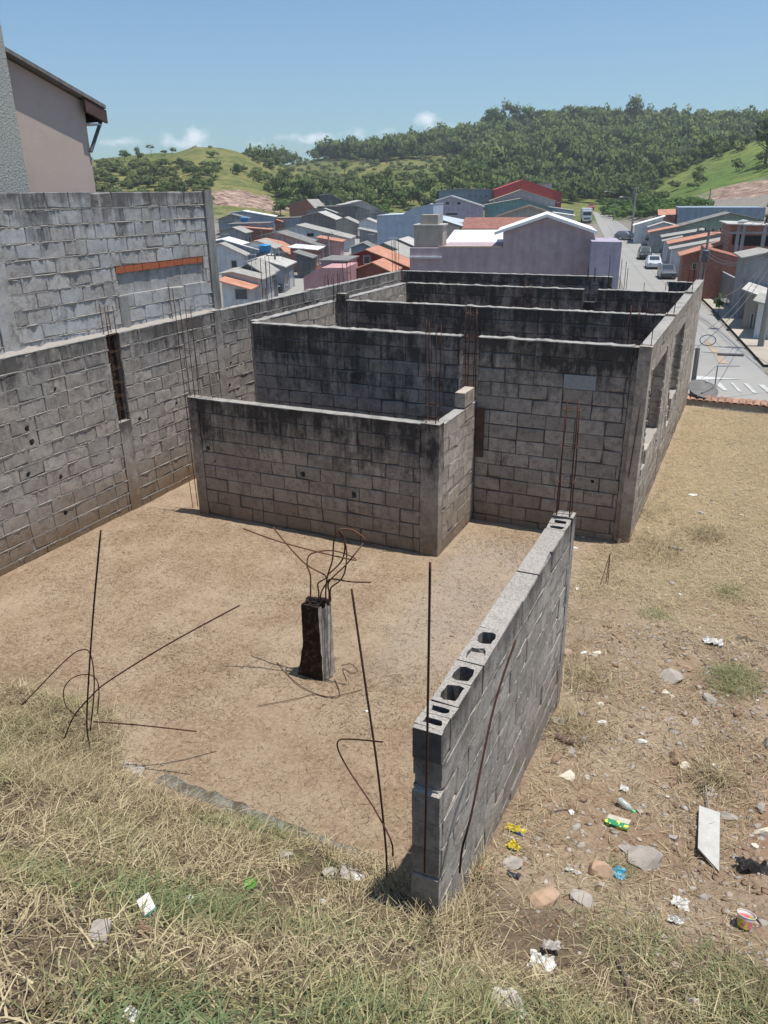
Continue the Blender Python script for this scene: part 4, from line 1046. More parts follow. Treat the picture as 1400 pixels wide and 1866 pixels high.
house('pale house with long white roof strip and dark windows at left edge', [(388,441),(405,437),(468,455)], 3.4, 6, 27, 'bluegrey', 'white', wins=[(423,472,430,486),(434,470,442,485)])
house('grey fibre roofed house at left edge beneath the white roof strip', [(388,449),(402,445),(445,465)], 3.2, 5, 27, 'white', 'fib', wins=[(423,475,431,489)])
tank(483, 459, .75, 'blue water tank beside the orange roofs in the left cluster')
house('house with pale corrugated roof beside the teal gate on the left street', [(450,478),(470,472),(516,486)], 3.1, 6, PL, 'grey', 'fibl')
house('small house with low pyramid-like grey roof on the left street', [(428,498),(452,481),(482,500)], 3.0, 5, PL, 'mouldy', 'fib')
house('nearest left house with pale grey roof over the street', [(404,500),(425,497),(474,509)], 3.2, 5, PL, 'white', 'fib', wins=[(448,520,456,530)])
house('nearest left house with faded orange tiled roof and white garage', [(404,514),(452,527)], 2.9, 3.2, PL, 'white', 'clay', doors=[(430,527,450,545)])
for (tp, hh, dp, wl, rf, lb) in [
    ([(655,404),(668,399),(690,408)], 3.2, 6, 'white', 'fibl', 'small pale house with light roof right of the upper left street'),
    ([(612,402),(628,397),(650,407)], 3.2, 7, 'tan', 'fib', 'tan house tucked behind the long grey gable near the forest'),
    ([(655,418),(684,424)], 3.0, 5, 'grey', 'fib', 'low grey roofed house right of the left street, upper one'),
    ([(640,452),(662,444),(690,458)], 3.0, 5, 'bluegrey', 'fibd', 'dark roofed house left of the red walled house'),
    ([(400,421),(424,415),(445,424)], 3.0, 5, 'grey', 'fib', 'grey roofed house at the far left edge below the slab roof house'),
    ([(400,406),(425,403)], 2.8, 4, 'bluegrey', 'fibd', 'dark low annex at the far left edge of the town'),
    ([(493,433),(515,428),(540,437)], 3.1, 5, 'cream', 'fibl', 'cream house with light roof in the middle of the left cluster'),
    ([(446,446),(470,440),(498,452)], 3.0, 5, 'white', 'fib', 'white house with grey roof between the white strip and orange roofs'),
    ([(540,462),(566,470)], 2.9, 3.5, 'dark', 'fibd', 'dark garage with flat roof beside the left street'),
    ([(500,478),(520,482)], 2.8, 3, 'tealdoor', 'fibl', 'teal painted garage front on the left street'),
    ([(690,470),(722,463),(752,474)], 3.0, 5, 'tan', 'fib', 'tan house with grey roof tucked beside the lavender building'),
    ([(560,384),(590,380),(612,388)], 3.2, 6, 'grey', 'fib', 'grey roofed house behind the long dark flat building')]:
    house(lb, tp, hh, dp, PL, wl, rf)
# houses between the left street and the lavender building
house('tall pale blue windowless building in the middle distance', [(687,394),(735,392),(752,380),(790,373)], 6, 12, 14, 'blue', 'blue', sidew=0, over=.05)
house('beige gable house peeking behind the green walled house', [(706,447),(727,437),(754,449)], 3.2, 6, 12, 'tan', 'fibl', sidew=0)
house('green walled house with grey roof left of the lavender building', [(684,452),(700,444),(758,470)], 3.4, 6, 14, 'green', 'fib', sidew=0)
house('red walled house with bright terracotta roof behind the boundary wall', [(628,470),(667,456),(746,488)], 3.4, 6, 14, 'darkred', 'clay', wins=[(664,467,674,480)], sidew=0)
house('small gable house with orange roof just behind the boundary wall', [(628,499),(680,480),(710,495)], 3.2, 4, 14, 'brick', 'clay', sidew=0)
house('pink rendered house with dark slab top beside the left street', [(553,505),(585,488),(630,488)], 3.4, 5, 16, 'pink', None, sidew=0)
house('dark slab roofed annex on top of the pink house', [(585,476),(630,477)], 4.2, 5, 16, 'grey', 'fibd', sidew=0, over=.2)
# centre
house('far white walled building block on the right of the red hall', [(976,336),(1006,334)], 6, 8, 18, 'white', 'fibl', sidew=0, r=250)
house('huge dark red gabled hall, largest roof of the far centre', [(903,346),(954,328),(1024,352)], 7, 22, 20, 'red', 'red', sidew=0, over=.1, r=222)
house('long blue grey building with a row of small windows, far centre', [(800,348),(838,344),(897,346)], 5, 12, 22, 'bluegrey', 'blue', wins=[(855,355,858,359),(865,355,868,359),(875,355,878,359),(885,355,888,359)], sidew=0)
house('tan roofed house stepping down in front of the red hall', [(894,366),(950,346),(1012,366)], 4.5, 12, 18, 'grey', 'tan', sidew=0)
house('teal walled gable house with grey roof, far centre', [(884,374),(950,362),(1008,380)], 4, 9, 18, 'teal', 'fib', sidew=0)
house('pale blue flat house beside the teal gable near the street', [(1003,378),(1046,384)], 3.2, 8, 16, 'blue', 'fibl', sidew=1)
house('lavender two storey gable house with two square windows', [(796,365),(822,357),(881,376)], 5.4, 10, 18, 'lav', 'fibl', wins=[(812,368,819,373),(833,368,840,373),(797,388,806,392),(813,388,834,392)], sidew=0, fascia='white')
house('small lavender wing left of the two storey gable', [(768,378),(784,372),(796,379)], 4., 8, 18, 'lav', 'blue', sidew=0)
house('tan gable house with cream verge behind the brown tiled roof', [(905,395),(965,375),(1012,391)], 3.6, 8, 15, 'tan', 'clayd', sidew=0, fascia='tan')
house('light blue roofed gable house behind the stair tower', [(744,403),(772,393),(838,406)], 3.8, 12, 14, 'blue', 'blue', sidew=0)
house('cream gable house behind the stair tower of the lavender building', [(728,412),(776,393),(837,412)], 3.8, 7, 14, 'cream', 'blue', sidew=0, wins=[(746,434,753,437)], fascia='fibd')
house('house with old brown tiled roof and white ridge behind the white roof', [(842,418),(984,418)], 3.2, 9, 14, 'cream', 'clayd', sidew=0, back_dz=1.5, fascia=None)
house('small pale blue car port roof by the street behind the lavender gable', [(1010,388),(1046,393)], 2.8, 5, 14, 'white', 'white', sidew=0)
e_, O_, rt_, f_, L_ = house('house with flat white metal roof between stair tower and lavender gable', [(818,446),(917,446)], 3.1, 7, 14, 'white', 'white', sidew=0, back_dz=.7, r=66)
lv = house('large lavender building with a white edged gable facing the plot', [(747,452),(800,452),(800,451),(917,451),(917,424),(997,396),(1082,424),(1093,466)], 6.6, 8, 14, 'lavpink', None, sidew=0, r=60)
e, O, rt, f, L = lv
def roof_over(e, pts, y0, y1, mat, th=.14, name='roof', ov=.0):
    mb = MB(); lo = [[mb.vert((x, y, z+dz)) for x, z in pts] for (y, dz) in ((y0, 0), (y0, th), (y1, th), (y1, 0))]
    for k in range(len(pts)-1):
        for j in range(4): a1 = lo[j]; a2 = lo[(j+1) % 4]; mb.face((a1[k], a1[k+1], a2[k+1], a2[k])[::-1])
    mb.face([lo[j][0] for j in range(4)]); mb.face([lo[j][-1] for j in range(4)][::-1])
    return mb.build(name, RF[mat], e)
roof_over(e, [(L[4][0]-.6, L[4][1]-.15), (L[5][0], L[5][1]+.02), (L[6][0]+.25, L[6][1]-.1)], -.3, 8.2, 'white', .2)
roof_over(e, [(L[6][0]-.1, L[7][1]+.75), (L[7][0]+.6, L[7][1]-.35)], -.4, 3., 'white', .1, 'awning')
roof_over(e, [(L[2][0], L[2][1]+.003), (L[3][0]-.1, L[3][1]+.003)], -.06, .25, 'tan', .09, 'coping')
house('lavender annex right of the gable beside the street', [(1079,440),(1134,441)], 4.2, 5, 14, 'lav', None, sidew=0, r=57)
st = house('tan stair tower rising from the lavender building', [(755,412),(807,412)], 7.2, 2.6, 14, 'tan', None, sidew=0, r=60.6)
e, O, rt, f, L = st
roof_over(e, [(L[0][0]-.1, L[0][1]), (L[1][0]+.1, L[1][1])], -.1, 2.7, 'fibl', .1, 'slab')
mb = MB(); mb.box((.4, .4, L[0][1]+.1), (1.7, 2.3, L[0][1]+.75)); mb.build('upper_box', W['tan'], e)
mb = MB(); mb.box((-.22, -.86, L[0][1]-2.2), (L[1][0]+.05, -.005, L[0][1]-2.05)); mb.build('ledge', W['white'], e)
# right side of the street
PR = 8
house('far white roofed house at the bend of the street', [(1157,411),(1209,396)], 3.0, 6, PR, 'white', 'white', sidew=0)
house('far orange roofed house behind the street bend', [(1203,393),(1232,392)], 3.2, 7, PR, 'brick', 'clay', sidew=0, back_dz=.8)
house('long plain grey blue walled building under the green meadow', [(1237,378),(1396,378)], 4.6, 14, PR, 'bluegrey', None, sidew=0)
house('grey green gable house in front of the long blue grey wall', [(1240,413),(1331,389),(1392,402)], 3.8, 8, PR, 'green', 'fibd', sidew=0)
house('orange strip roofed house behind the round tree', [(1185,424),(1250,411)], 3.0, 6, PR, 'grey', 'clay', sidew=0)
house('grey flat roofed house beyond the orange strips', [(1210,433),(1282,421)], 3., 6, PR, 'grey', 'fib', sidew=0)
house('upper of two houses with a bright orange roof slope on the right', [(1222,445),(1335,422)], 3.0, 6, PR, 'grey', 'clay', sidew=0)
house('grey roof strip between the two bright orange roofs', [(1226,455),(1330,436)], 3.0, 4, PR, 'white', 'fib', sidew=0)
house('lower of two houses with a bright orange roof slope on the right', [(1245,466),(1322,444)], 3.1, 4.5, PR, 'brick', 'clay', sidew=0, wins=[(1262,480,1270,490)])
R8 = house('unfinished two storey brick house with open dark upper floor', [(1332,410),(1450,414)], 6.4, 8, PR, 'brick', 'fibl', sidew=0, r=84)
e, O, rt, f, L = R8
def loc(px, py, O=O, rt=rt, f=f):
    d = ray(px, py); t = (O-Vector((0,0,CH))).dot(f)/d.dot(f); p = Vector((0,0,CH))+d*t; return (p-O).dot(rt), p.z-O.z
for (x0, y0, x1, y1) in [(1333,426,1341,446),(1345,427,1351,447),(1354,429,1388,448),(1393,430,1450,449)]:
    a0, b0 = loc(x0, y1); a1, b1 = loc(x1, y0); mb = MB(); mb.box((a0, -.012, b0), (a1, .02, b1)); mb.build('bay_shade_panel', M['bay_shade'], e)  # near-black panels on the solid wall stand in for shade inside the bays
for px in (1343, 1352.5, 1390.5):
    a0, b0 = loc(px-1.4, 470); a1, b1 = loc(px+1.4, 411); mb = MB(); mb.box((a0, -.10, b0), (a1, -.013, b1)); mb.build('concrete_post', W['grey'], e)
a0, b0 = loc(1332, 426); a1, b1 = loc(1450, 422); mb = MB(); mb.box((a0, -.08, b0), (a1, -.102+.09, b1)); mb.build('ring_beam', W['grey'], e)
for (tp, hh, dp, wl, rf, lb) in [
    ([(1184,414),(1210,406),(1236,413)], 3.0, 5, 'white', 'fibl', 'white house with light roof above the orange strip, right side'),
    ([(1262,414),(1300,405),(1338,413)], 3.3, 5, 'grey', 'fibd', 'dark roofed house under the grey green gable'),
    ([(1360,470),(1400,462),(1440,470)], 4.6, 5, 'grey', 'fib', 'grey roofed house right of the unfinished brick house'),
    ([(1212,440),(1240,434)], 2.8, 3, 'white', 'fib', 'short white garage front behind the round roadside tree')]:
    house(lb, tp, hh, dp, PR, wl, rf, sidew=0)
house('plain dark brick house body below the unfinished floor', [(1285,452),(1352,470)], 3.4, 5, PR, 'brick', None, sidew=0, r=78)
house('small grey walled yard house at right behind the wires', [(1296,497),(1345,492)], 2.6, 5, PR, 'grey', None, sidew=0, r=hit(1300, 538)[1])
house('pale rendered low house at the right edge with flat top', [(1345,476),(1430,478)], 3.6, 6, PR, 'bluegrey', 'fib', sidew=0, r=hit(1340, 545)[1])
def garden_wall(label, pts, h, mat, cap='grey'):
    Q = [hit(*p)[0] for p in pts]; e = empty('garden_wall', Q[0], label, 'garden wall')
    mb = MB(); mc = MB()
    for a, b in zip(Q[:-1], Q[1:]):
        d = (b-a); n_ = Vector((d.y, -d.x, 0)).normalized()*-.15
        mb.obox(a-Q[0]-Vector((0, 0, .3)), d, n_, (0, 0, h+.3)); mc.obox(a-Q[0]+Vector((0, 0, h+.003))-n_*.15, d, n_*1.3, (0, 0, .06))
    mb.build('wall', W[mat], e); mc.build('coping', W[cap], e)
garden_wall('dark stained garden wall running down along the pavement, far stretch', [(1290,536),(1344,573)], 2.5, 'mouldy')
garden_wall('tan and grey garden wall along the pavement, near stretch', [(1345,574),(1376,598)], 2.3, 'tan')
ng = house('nearest right house with pale roof and teal painted door', [(1362,532),(1400,546),(1440,560)], 3.0, 7, -4, 'tan', 'fibl', sidew=0, r=hit(1383, 606)[1], doors=[(1366,572,1374,598)])
house('white painted front of a low house at the right border of the picture', [(1383,552),(1450,570)], 3.0, 4, -4, 'white', 'fib', sidew=0, r=hit(1396, 622)[1], wins=[(1392,576,1399,588)])

# ------------------------------------------------------------------ pink and rough plastered neighbours at upper left
def neighbour():
    x0 = -9.3
    A = onX(175, 349, x0); E_ = onX(155, 186, x0); Rg = onX(10, 105, x0)
    y1 = A.y; e = empty('neighbour_house', (x0, y1, 2.0), 'pinkish plastered gable house at upper left with dark eave', 'house')
    sl_ = (Rg.z-E_.z)/(y1-Rg.y); D = y1-Rg.y+2.2
    def zt(y): return E_.z-2.0-sl_*y
    mb = MB(); P = [(-D, -2.0), (0, -2.0), (0, zt(0)), (-D, zt(-D))]
    fr = [mb.vert((0, y, z)) for y, z in P]; bk = [mb.vert((-8, y, z)) for y, z in P]
    mb.face(fr); mb.face(bk[::-1])
    for k in range(4): mb.face((fr[(k+1)%4], fr[k], bk[k], bk[(k+1)%4]))
    mb.build('wall', plastp, e)
    ov = .30; mb = MB()
    lo = [[mb.vert((x, y, zt(y)+d)) for y in (-D, ov)] for (x, d) in ((.14, .02), (.14, .07), (-8.3, .07), (-8.3, .02))]
    for j in range(4): a1, a2 = lo[j], lo[(j+1)%4]; mb.face((a1[1], a1[0], a2[0], a2[1]))
    mb.face([lo[j][1] for j in range(4)]); mb.face([lo[j][0] for j in range(4)][::-1])
    rf = mb.build('roof', RF['fibd'], e)
    mb = MB(); mb.obox((.08, -.10, zt(-.10)-.17), (0, ov+.11, -sl_*(ov+.1)), (.05, 0, 0), (0, 0, .17)); mb.obox((.08, ov-.04, zt(ov)-.15), (-8.4, 0, 0), (0, .04, 0), (0, 0, .15)); mb.build('fascia', plain('eave_board', (.10, .06, .055), .8, .3, 6), rf)
    mb = MB(); mb.obox((.07, .003, zt(ov)-.2), (-8, 0, 0), (0, ov-.06, 0), (0, 0, .02)); mb.build('soffit', W['white'], e)
    mb = MB(); mb.tube([(.02, -.01, zt(0)-.66), (.04, ov-.03, zt(ov)-.13)], .026, 6); mb.build('brace', M['gate'], e)
    A = onX(54, 349, -9.15)
    e = empty('neighbour_building', (-9.15, A.y, 2.0), 'tall building with rough grey roughcast wall at the left border', 'building')
    mb = MB(); mb.box((-6, -8, -2), (0, 0, 8)); mb.build('wall', rough, e)
    mb = MB(); mb.box((-6, -8, 8.003), (.15, .15, 8.15)); mb.build('roof_slab', W['grey'], e)
t = NT('pink_plaster', .92, .15); a = t.noise(.9, 5, .7); b = t.noise(3, 5, .7); f = t.noise(30, 3, .7)
c = t.mix(t.mapr(a, .35, .65), (.50, .41, .345), (.54, .41, .375)); c = t.mix(t.math('MULTIPLY', t.mapr(b, .5, .7), .35), c, (.36, .31, .26)); t.bump(t.math('ADD', b, f), .12, .02); plastp = t.color(c)
t = NT('roughcast', .95, .1); f = t.noise(38, 3, .8); g = t.noise(1.5, 4, .6)
c = t.mix(t.mapr(f, .3, .7), (.27, .27, .245), (.60, .60, .56)); c = t.mix(t.math('MULTIPLY', g, .3), c, (.3, .3, .27)); t.bump(f, 1, .03); rough = t.color(c)
neighbour()

# ------------------------------------------------------------------ wall with tile coping just beyond the plot
a = onY(1256, 722, 21.8); b = onY(1400, 736, 21.8); zt_ = a.z-.08
e = empty('rendered_wall', (a.x-.6, 21.8, zt_), 'grey rendered wall with a coping of orange clay tiles below the plot', 'wall')
mb = MB(); mb.box((0, 0, -4.0), (9, .15, 0)); mb.build('wall_body', plain('grey_render', (.235, .25, .275), .9, .18, .8, bump=.3, dirt=((.05, .05, .05), .8)), e)
mb = MB(); x = -.05
while x < 9:
    for (y0, y1, z0, z1) in ((-.16, .08, -.0, .08), (.08, .34, .08, .0)):
        pr = None
        for k in range(6):
            an = math.pi*k/5; dx = -math.cos(an)*.082; dz = math.sin(an)*.04
            cur = (mb.vert((x+dx+.09, y0, z0+dz+.012)), mb.vert((x+dx+.09, y1, z1+dz+.012)))
            if pr: mb.face((pr[0], cur[0], cur[1], pr[1]))
            pr = cur
    x += .17
mb.box((-.02, -.12, .001), (9, .3, .012)); mb.build('tile_coping', plain('clay_tile', (.34, .20, .14), .85, .5, 5, dirt=((.06, .05, .05), .8)), e)
# satellite dish
def dish(P, rad, label, tilt=-.9):
    e = empty('satellite_dish', P, label, 'satellite dish'); mb = MB(); prev = None
    ax = Vector((.25, -.35, .9)).normalized(); u = ax.orthogonal().normalized(); v = ax.cross(u)
    for off in (0, -.012):
        prev = None
        for i in range(6):
            rr = rad*i/5; h = .18*rad*(i/5)**2+off; ring = [mb.vert(ax*h + (u*math.cos(2*math.pi*k/20)+v*math.sin(2*math.pi*k/20))*max(rr, .001)) for k in range(20)]
            if prev:
                for k in range(20): mb.face((prev[k], prev[(k+1)%20], ring[(k+1)%20], ring[k]))
            prev = ring
    mb.build('reflector', M['gate2'], e, True)
    mb = MB(); mb.tube([Vector((0,0,-.01)), Vector((0, .02, -rad*.6)), Vector((0, .05, -rad*1.1))], .025, 6); mb.build('mast', M['metal'], e)
    mb = MB(); mb.tube([u*rad*.9+ax*.1, ax*rad*.75], .01, 5); mb.tube([ax*rad*.7, ax*rad*.82], .035, 8); mb.build('feed_arm', M['metal'], e)
M['gate2'] = plain('dish_grey_mesh', (.14, .135, .13), .7, .25, 6)
dish(onY(1280, 712, 22.1), .40, 'dark grey satellite dish on the tiled wall beyond the plot')
dish(hit(1321, 549, 2.0)[0]+Vector((0,0,2.0)), .32, 'small white satellite dish on a wall by the pavement')
# thin iron post with crossarm beyond the wall
p = onY(1262, 716, 22.6); q = onY(1272, 634, 22.6)
e = empty('service_post', (p.x, 22.6, p.z-1.5), 'short concrete service post with wire ring beside the far end of the side wall', 'post')
mb = MB(); mb.tube([(0, 0, 0), (q.x-p.x, 0, q.z-p.z+1.5)], [.075, .06], 8); mb.build('post', M['concrete'], e)
c_ = Vector((q.x-p.x+.22, 0, q.z-p.z+1.5+.22)); mb = MB(); mb.tube([c_+Vector((math.cos(t)*.2, 0, math.sin(t)*.14)) for t in np.linspace(0, 6.2, 16)], .012, 5); mb.build('wire_ring', M['gate'], e)
for dz, x0, x1 in ((-.12, .9, 1.5), (-.0, 2.0, 1.9)): pass
mb = MB(); mb.tube([(q.x-p.x+.1, 0, q.z-p.z+1.4), (q.x-p.x+.5, .2, q.z-p.z+1.36)], .008, 5); mb.tube([(q.x-p.x+.5, .2, q.z-p.z+1.33), (q.x-p.x+1.15, .3, q.z-p.z+1.33)], .04, 7); mb.build('cable_splice', M['gate'], e)
p = onY(1301, 722, 24.); q = onY(1308, 667, 24.); q2 = onY(1348, 667, 24.)
e = empty('iron_frame', (p.x, 24, p.z-1), 'thin iron pole with a horizontal arm standing in front of the crossing', 'pole')
mb = MB(); mb.tube([(0,0,-1), (q.x-p.x, 0, q.z-p.z+1)], .02, 6); mb.tube([(q.x-p.x, 0, q.z-p.z+1), (q2.x-p.x, 0, q2.z-p.z+1)], .016, 6); mb.build('pole', M['metal'], e)

# ------------------------------------------------------------------ trees
def leaf_mat(name, c0, c1, c2):
    t = NT(name, .75, .25); v = t.attr('tv'); l = t.attr('lv')
    c = t.mix(v, c0, c1); c = t.mix(t.math('MULTIPLY', l, .7), c, c2)
    t.color(c)
    # shade each leaf clump with the direction it faces in the crown
    an = t.n('ShaderNodeAttribute'); an.attribute_name = 'nv'; vt = t.n('ShaderNodeVectorTransform'); vt.vector_type = 'VECTOR'; vt.convert_from = 'OBJECT'; vt.convert_to = 'WORLD'
    t.l(an.outputs['Vector'], vt.inputs[0]); gn = t.n('ShaderNodeNewGeometry')
    m1 = t.n('ShaderNodeVectorMath', operation='SCALE'); t.l(gn.outputs['Normal'], m1.inputs[0]); m1.inputs['Scale'].default_value = .45
    m2 = t.n('ShaderNodeVectorMath', operation='ADD'); t.l(m1.outputs[0], m2.inputs[0]); t.l(vt.outputs[0], m2.inputs[1])
    m3 = t.n('ShaderNodeVectorMath', operation='NORMALIZE'); t.l(m2.outputs[0], m3.inputs[0]); t.l(m3.outputs[0], t.b.inputs['Normal'])
    tr = t.n('ShaderNodeBsdfTranslucent'); t.l(c, tr.inputs[0]); mx = t.n('ShaderNodeMixShader'); mx.inputs[0].default_value = .22
    out = t.t.nodes['Material Output']; t.l(t.b.outputs[0], mx.inputs[1]); t.l(tr.outputs[0], mx.inputs[2]); t.l(mx.outputs[0], out.inputs[0])
    return t.m
M['leaf'] = leaf_mat('foliage', (.030, .066, .020), (.165, .215, .06), (.13, .185, .06))
M['leafb'] = leaf_mat('scrub_foliage', (.05, .085, .026), (.15, .19, .06), (.17, .20, .08))
M['leafbright'] = leaf_mat('bright_foliage', (.05, .11, .022), (.09, .17, .035), (.13, .21, .06))
M['bark'] = plain('bark', (.13, .10, .08), .9, .35, 6)
def crown(rs, n, lobes, leaf, flat=.8, spread=.62):
    """n leaf faces gathered in lobes inside a unit crown; returns (4n,3) verts and per-vert leaf value"""
    L = []
    for _ in range(lobes):
        d = rs.normal(size=3); d /= np.linalg.norm(d); d[2] = d[2]*.8+.1
        L.append((d*spread*rs.uniform(.35, 1)**.6, rs.uniform(.28, .52)))
    V = np.zeros((n, 4, 3)); lv = np.zeros((n, 4))
    li = rs.integers(0, lobes, n); lobev = rs.uniform(0, 1, lobes)
    d = rs.normal(size=(n, 3)); d /= np.linalg.norm(d, axis=1)[:, None]; d[:, 2] = np.where(d[:, 2] < -.3, -d[:, 2]*.6, d[:, 2])
    cen = np.array([L[i][0] for i in li]); rad = np.array([L[i][1] for i in li])
    p = cen + d*(rad*rs.uniform(.6, 1.08, n))[:, None]; p[:, 2] *= flat
    nrm = d*.9 + rs.normal(size=(n, 3))*.55; nrm /= np.linalg.norm(nrm, axis=1)[:, None]
    a = np.cross(nrm, rs.normal(size=(n, 3))); a /= np.linalg.norm(a, axis=1)[:, None]; b = np.cross(nrm, a)
    s = leaf*rs.uniform(.6, 1.4, n)[:, None]; e = rs.uniform(.55, 1, n)[:, None]
    V[:, 0] = p-a*s; V[:, 1] = p-b*s*e; V[:, 2] = p+a*s; V[:, 3] = p+b*s*e
    lv[:] = (lobev[li]*.6+rs.uniform(0, .4, n))[:, None]
    nd = d + cen*.8; nd /= np.linalg.norm(nd, axis=1)[:, None]
    return V.reshape(-1, 3), lv.ravel(), np.repeat(nd, 4, axis=0)
CV = [crown(np.random.default_rng(100+i), 190, 10, .125, .85) for i in range(8)]
FOREST = [(480, 283), (560, 270)]
def nz_(x, y): return .5+.5*mnoise.noise(Vector((x*.05, y*.05, 3)))
def inpoly(x, y, P):
    c = False; n = len(P); j = n-1
    for i in range(n):
        if (P[i][1] > y) != (P[j][1] > y) and x < (P[j][0]-P[i][0])*(y-P[i][1])/(P[j][1]-P[i][1])+P[i][0]: c = not c
        j = i
    return c
def proj(p):
    d = Vector(p)-Vector((0, 0, CH)); z = d.dot(_F); return 700+CF*d.dot(_R)/z, 933-CF*d.dot(_U)/z
MEADOW = [[(560,292),(640,296),(700,296),(845,284),(850,312),(815,322),(800,340),(740,352),(690,356),(640,345),(590,352),(520,348),(500,310)], [(905,236),(940,222),(960,228),(925,246)]]
RIGHTM = [(1165,372),(1185,345),(1250,312),(1320,282),(1420,238),(1500,210),(1500,420),(1165,420)]
CUTP = [[(383,340),(440,338),(505,355),(508,388),(383,392)], [(1285,322),(1400,312),(1480,312),(1480,362),(1290,362)]]
def stuff_mesh(name, items, mat, label):
    """items: (x, y, z, rx, rz, variant, tone)"""
    Vs = []; tv = []; lv = []; nv = []
    for (x, y, z, rx, rz, k, tone) in items:
        V, l, N3 = CV[k]; a = random.uniform(0, 6.28); ca, sa = math.cos(a), math.sin(a)
        P = np.empty_like(V); P[:, 0] = (V[:, 0]*ca-V[:, 1]*sa)*rx+x; P[:, 1] = (V[:, 0]*sa+V[:, 1]*ca)*rx+y; P[:, 2] = V[:, 2]*rz+z
        Vs.append(P); tv.append(np.full(len(V), tone)); lv.append(l)
        Q = N3.copy(); Q[:, 0] = N3[:, 0]*ca-N3[:, 1]*sa; Q[:, 1] = N3[:, 0]*sa+N3[:, 1]*ca; nv.append(Q)
    V = np.concatenate(Vs); n = len(V)//4
    o = np_mesh(name, V, np.arange(n*4).reshape(-1, 4), mat, attrs={'tv': np.concatenate(tv), 'lv': np.concatenate(lv), 'nv': np.concatenate(nv)})
    setp(o, label, None, kind='stuff'); return o
R = random.Random(99); fo = []; bu = []
for _ in range(19000):
    r = math.sqrt(R.uniform(215**2, 575**2)); c = R.uniform(120, 1560); a = azx(c); x = r*math.sin(a-CY); y = r*math.cos(a-CY); z = terrain(x, y)
    px, py = proj((x, y, z))
    if any(inpoly(px, py, P) for P in CUTP): continue
    forest = False; bush = 0
    if r > 345 and 470 < px: forest = py < 330
    if 640 < px < 1175 and r < 345 and py < 372: forest = True
    if 640 < px <= 830 and 318 < py < 385 and r < 330: forest = R.random() < .6
    if 480 < px <= 640 and 352 < py < 385 and r < 330: forest = R.random() < .5
    if any(inpoly(px, py, P) for P in MEADOW): forest = False; bush = .07 if py < 325 else .22
    if px > 1150:
        if inpoly(px, py, RIGHTM): forest = False; bush = .16 if nz_(x, y) > .5 else .04
        else: forest = True
    if px < 640 and r < 345:
        if py > 302 and 170 < px < 400: bush = .55 if py < 352 else .3
        elif 430 < px < 660 and 285+(px-430)*.12 < py < 335: bush = .28*(nz_(x, y) > .5)
        elif 480 < px and py > 335: bush = .35
        else: bush = .04
    if forest:
        if r > 350 and R.random() < .12: continue
        s = (2.2+3.6*R.random()**2.)*(1.0 if r > 340 else .62); hz_ = s*R.uniform(.8, 1.6)
        if nz_(x*1.7, y*1.7) > .66 and R.random() < .7: continue
        if px > 1150 and r < 300: s *= .75; hz_ *= .75
        fo.append((x, y, z+hz_*.75, s, hz_, R.randrange(8), min(1, max(0, R.random()**1.2*.7+.6*(nz_(x, y)-.35)))))
    elif bush and R.random() < bush:
        s = R.uniform(1.0, 3.0); bu.append((x, y, z+s*.4, s, s*R.uniform(.7, 1.1), R.randrange(8), R.random()))
fo = fo[:6500]
stuff_mesh('forest_canopy', fo, M['leaf'], 'dense green forest covering the far hill')
stuff_mesh('hillside_scrub', bu, M['leafb'], 'scrub and bushes scattered over the grassy hills')
fr = []
for _ in range(260):
    px = R.choice([R.uniform(560, 900), R.uniform(1085, 1300), R.uniform(1095, 1200)]); py = R.uniform(372, 392) if px < 1000 else R.uniform(368, 400)
    P, r = hit(px, py, 0)
    if r > 330 or 1060 < px < 1100: continue
    s = R.uniform(.8, 2.2); fr.append((P.x, P.y, P.z+s*.5, s, s*.8, R.randrange(8), R.random()))
stuff_mesh('roadside_bushes', fr, M['leafbright'], 'low green bushes along the foot of the hill by the town edge')

def make_tree(kind, seed):
    rs = np.random.default_rng(seed); e = bpy.data.objects.new('tree', None); COL.objects.link(e)
    lobes = {'round': 16, 'tall': 14, 'sparse': 7, 'wide': 18}[kind]; n = {'round': 700, 'tall': 600, 'sparse': 330, 'wide': 800}[kind]
    V, lv, nv = crown(rs, n, lobes, .075 if kind != 'sparse' else .07, {'round': .9, 'tall': 1.25, 'sparse': .8, 'wide': .6}[kind], {'round': .6, 'tall': .6, 'sparse': .78, 'wide': .72}[kind])
    V = V*.5; V[:, 2] += {'round': .55, 'tall': .60, 'sparse': .68, 'wide': .55}[kind]
    if kind == 'tall': V[:, :2] *= .6
    if kind in ('round', 'wide'): V[:, :2] *= 1.0
    np_mesh('crown', V, np.arange(len(V)).reshape(-1, 4), M['leaf' if kind != 'round' else 'leafbright'], e, attrs={'tv': np.full(len(V), rs.uniform(.1, .6)), 'lv': lv, 'nv': nv})
    mb = MB(); top = .6
    mb.tube([(0, 0, -.05), (.01, .005, .15), (-.01, .0, .32), (.005, .01, top)], [.028, .021, .016, .006], 7)
    for k in range(6):
        an = k*1.05+.3; z0 = .2+.06*k; mb.tube([(0, 0, z0), (math.cos(an)*.12, math.sin(an)*.12, z0+.10), (math.cos(an)*.28, math.sin(an)*.28, z0+.22)], [.011, .008, .003], 5)
    mb.build('trunk', M['bark'], e, True); return e
PROT = {}
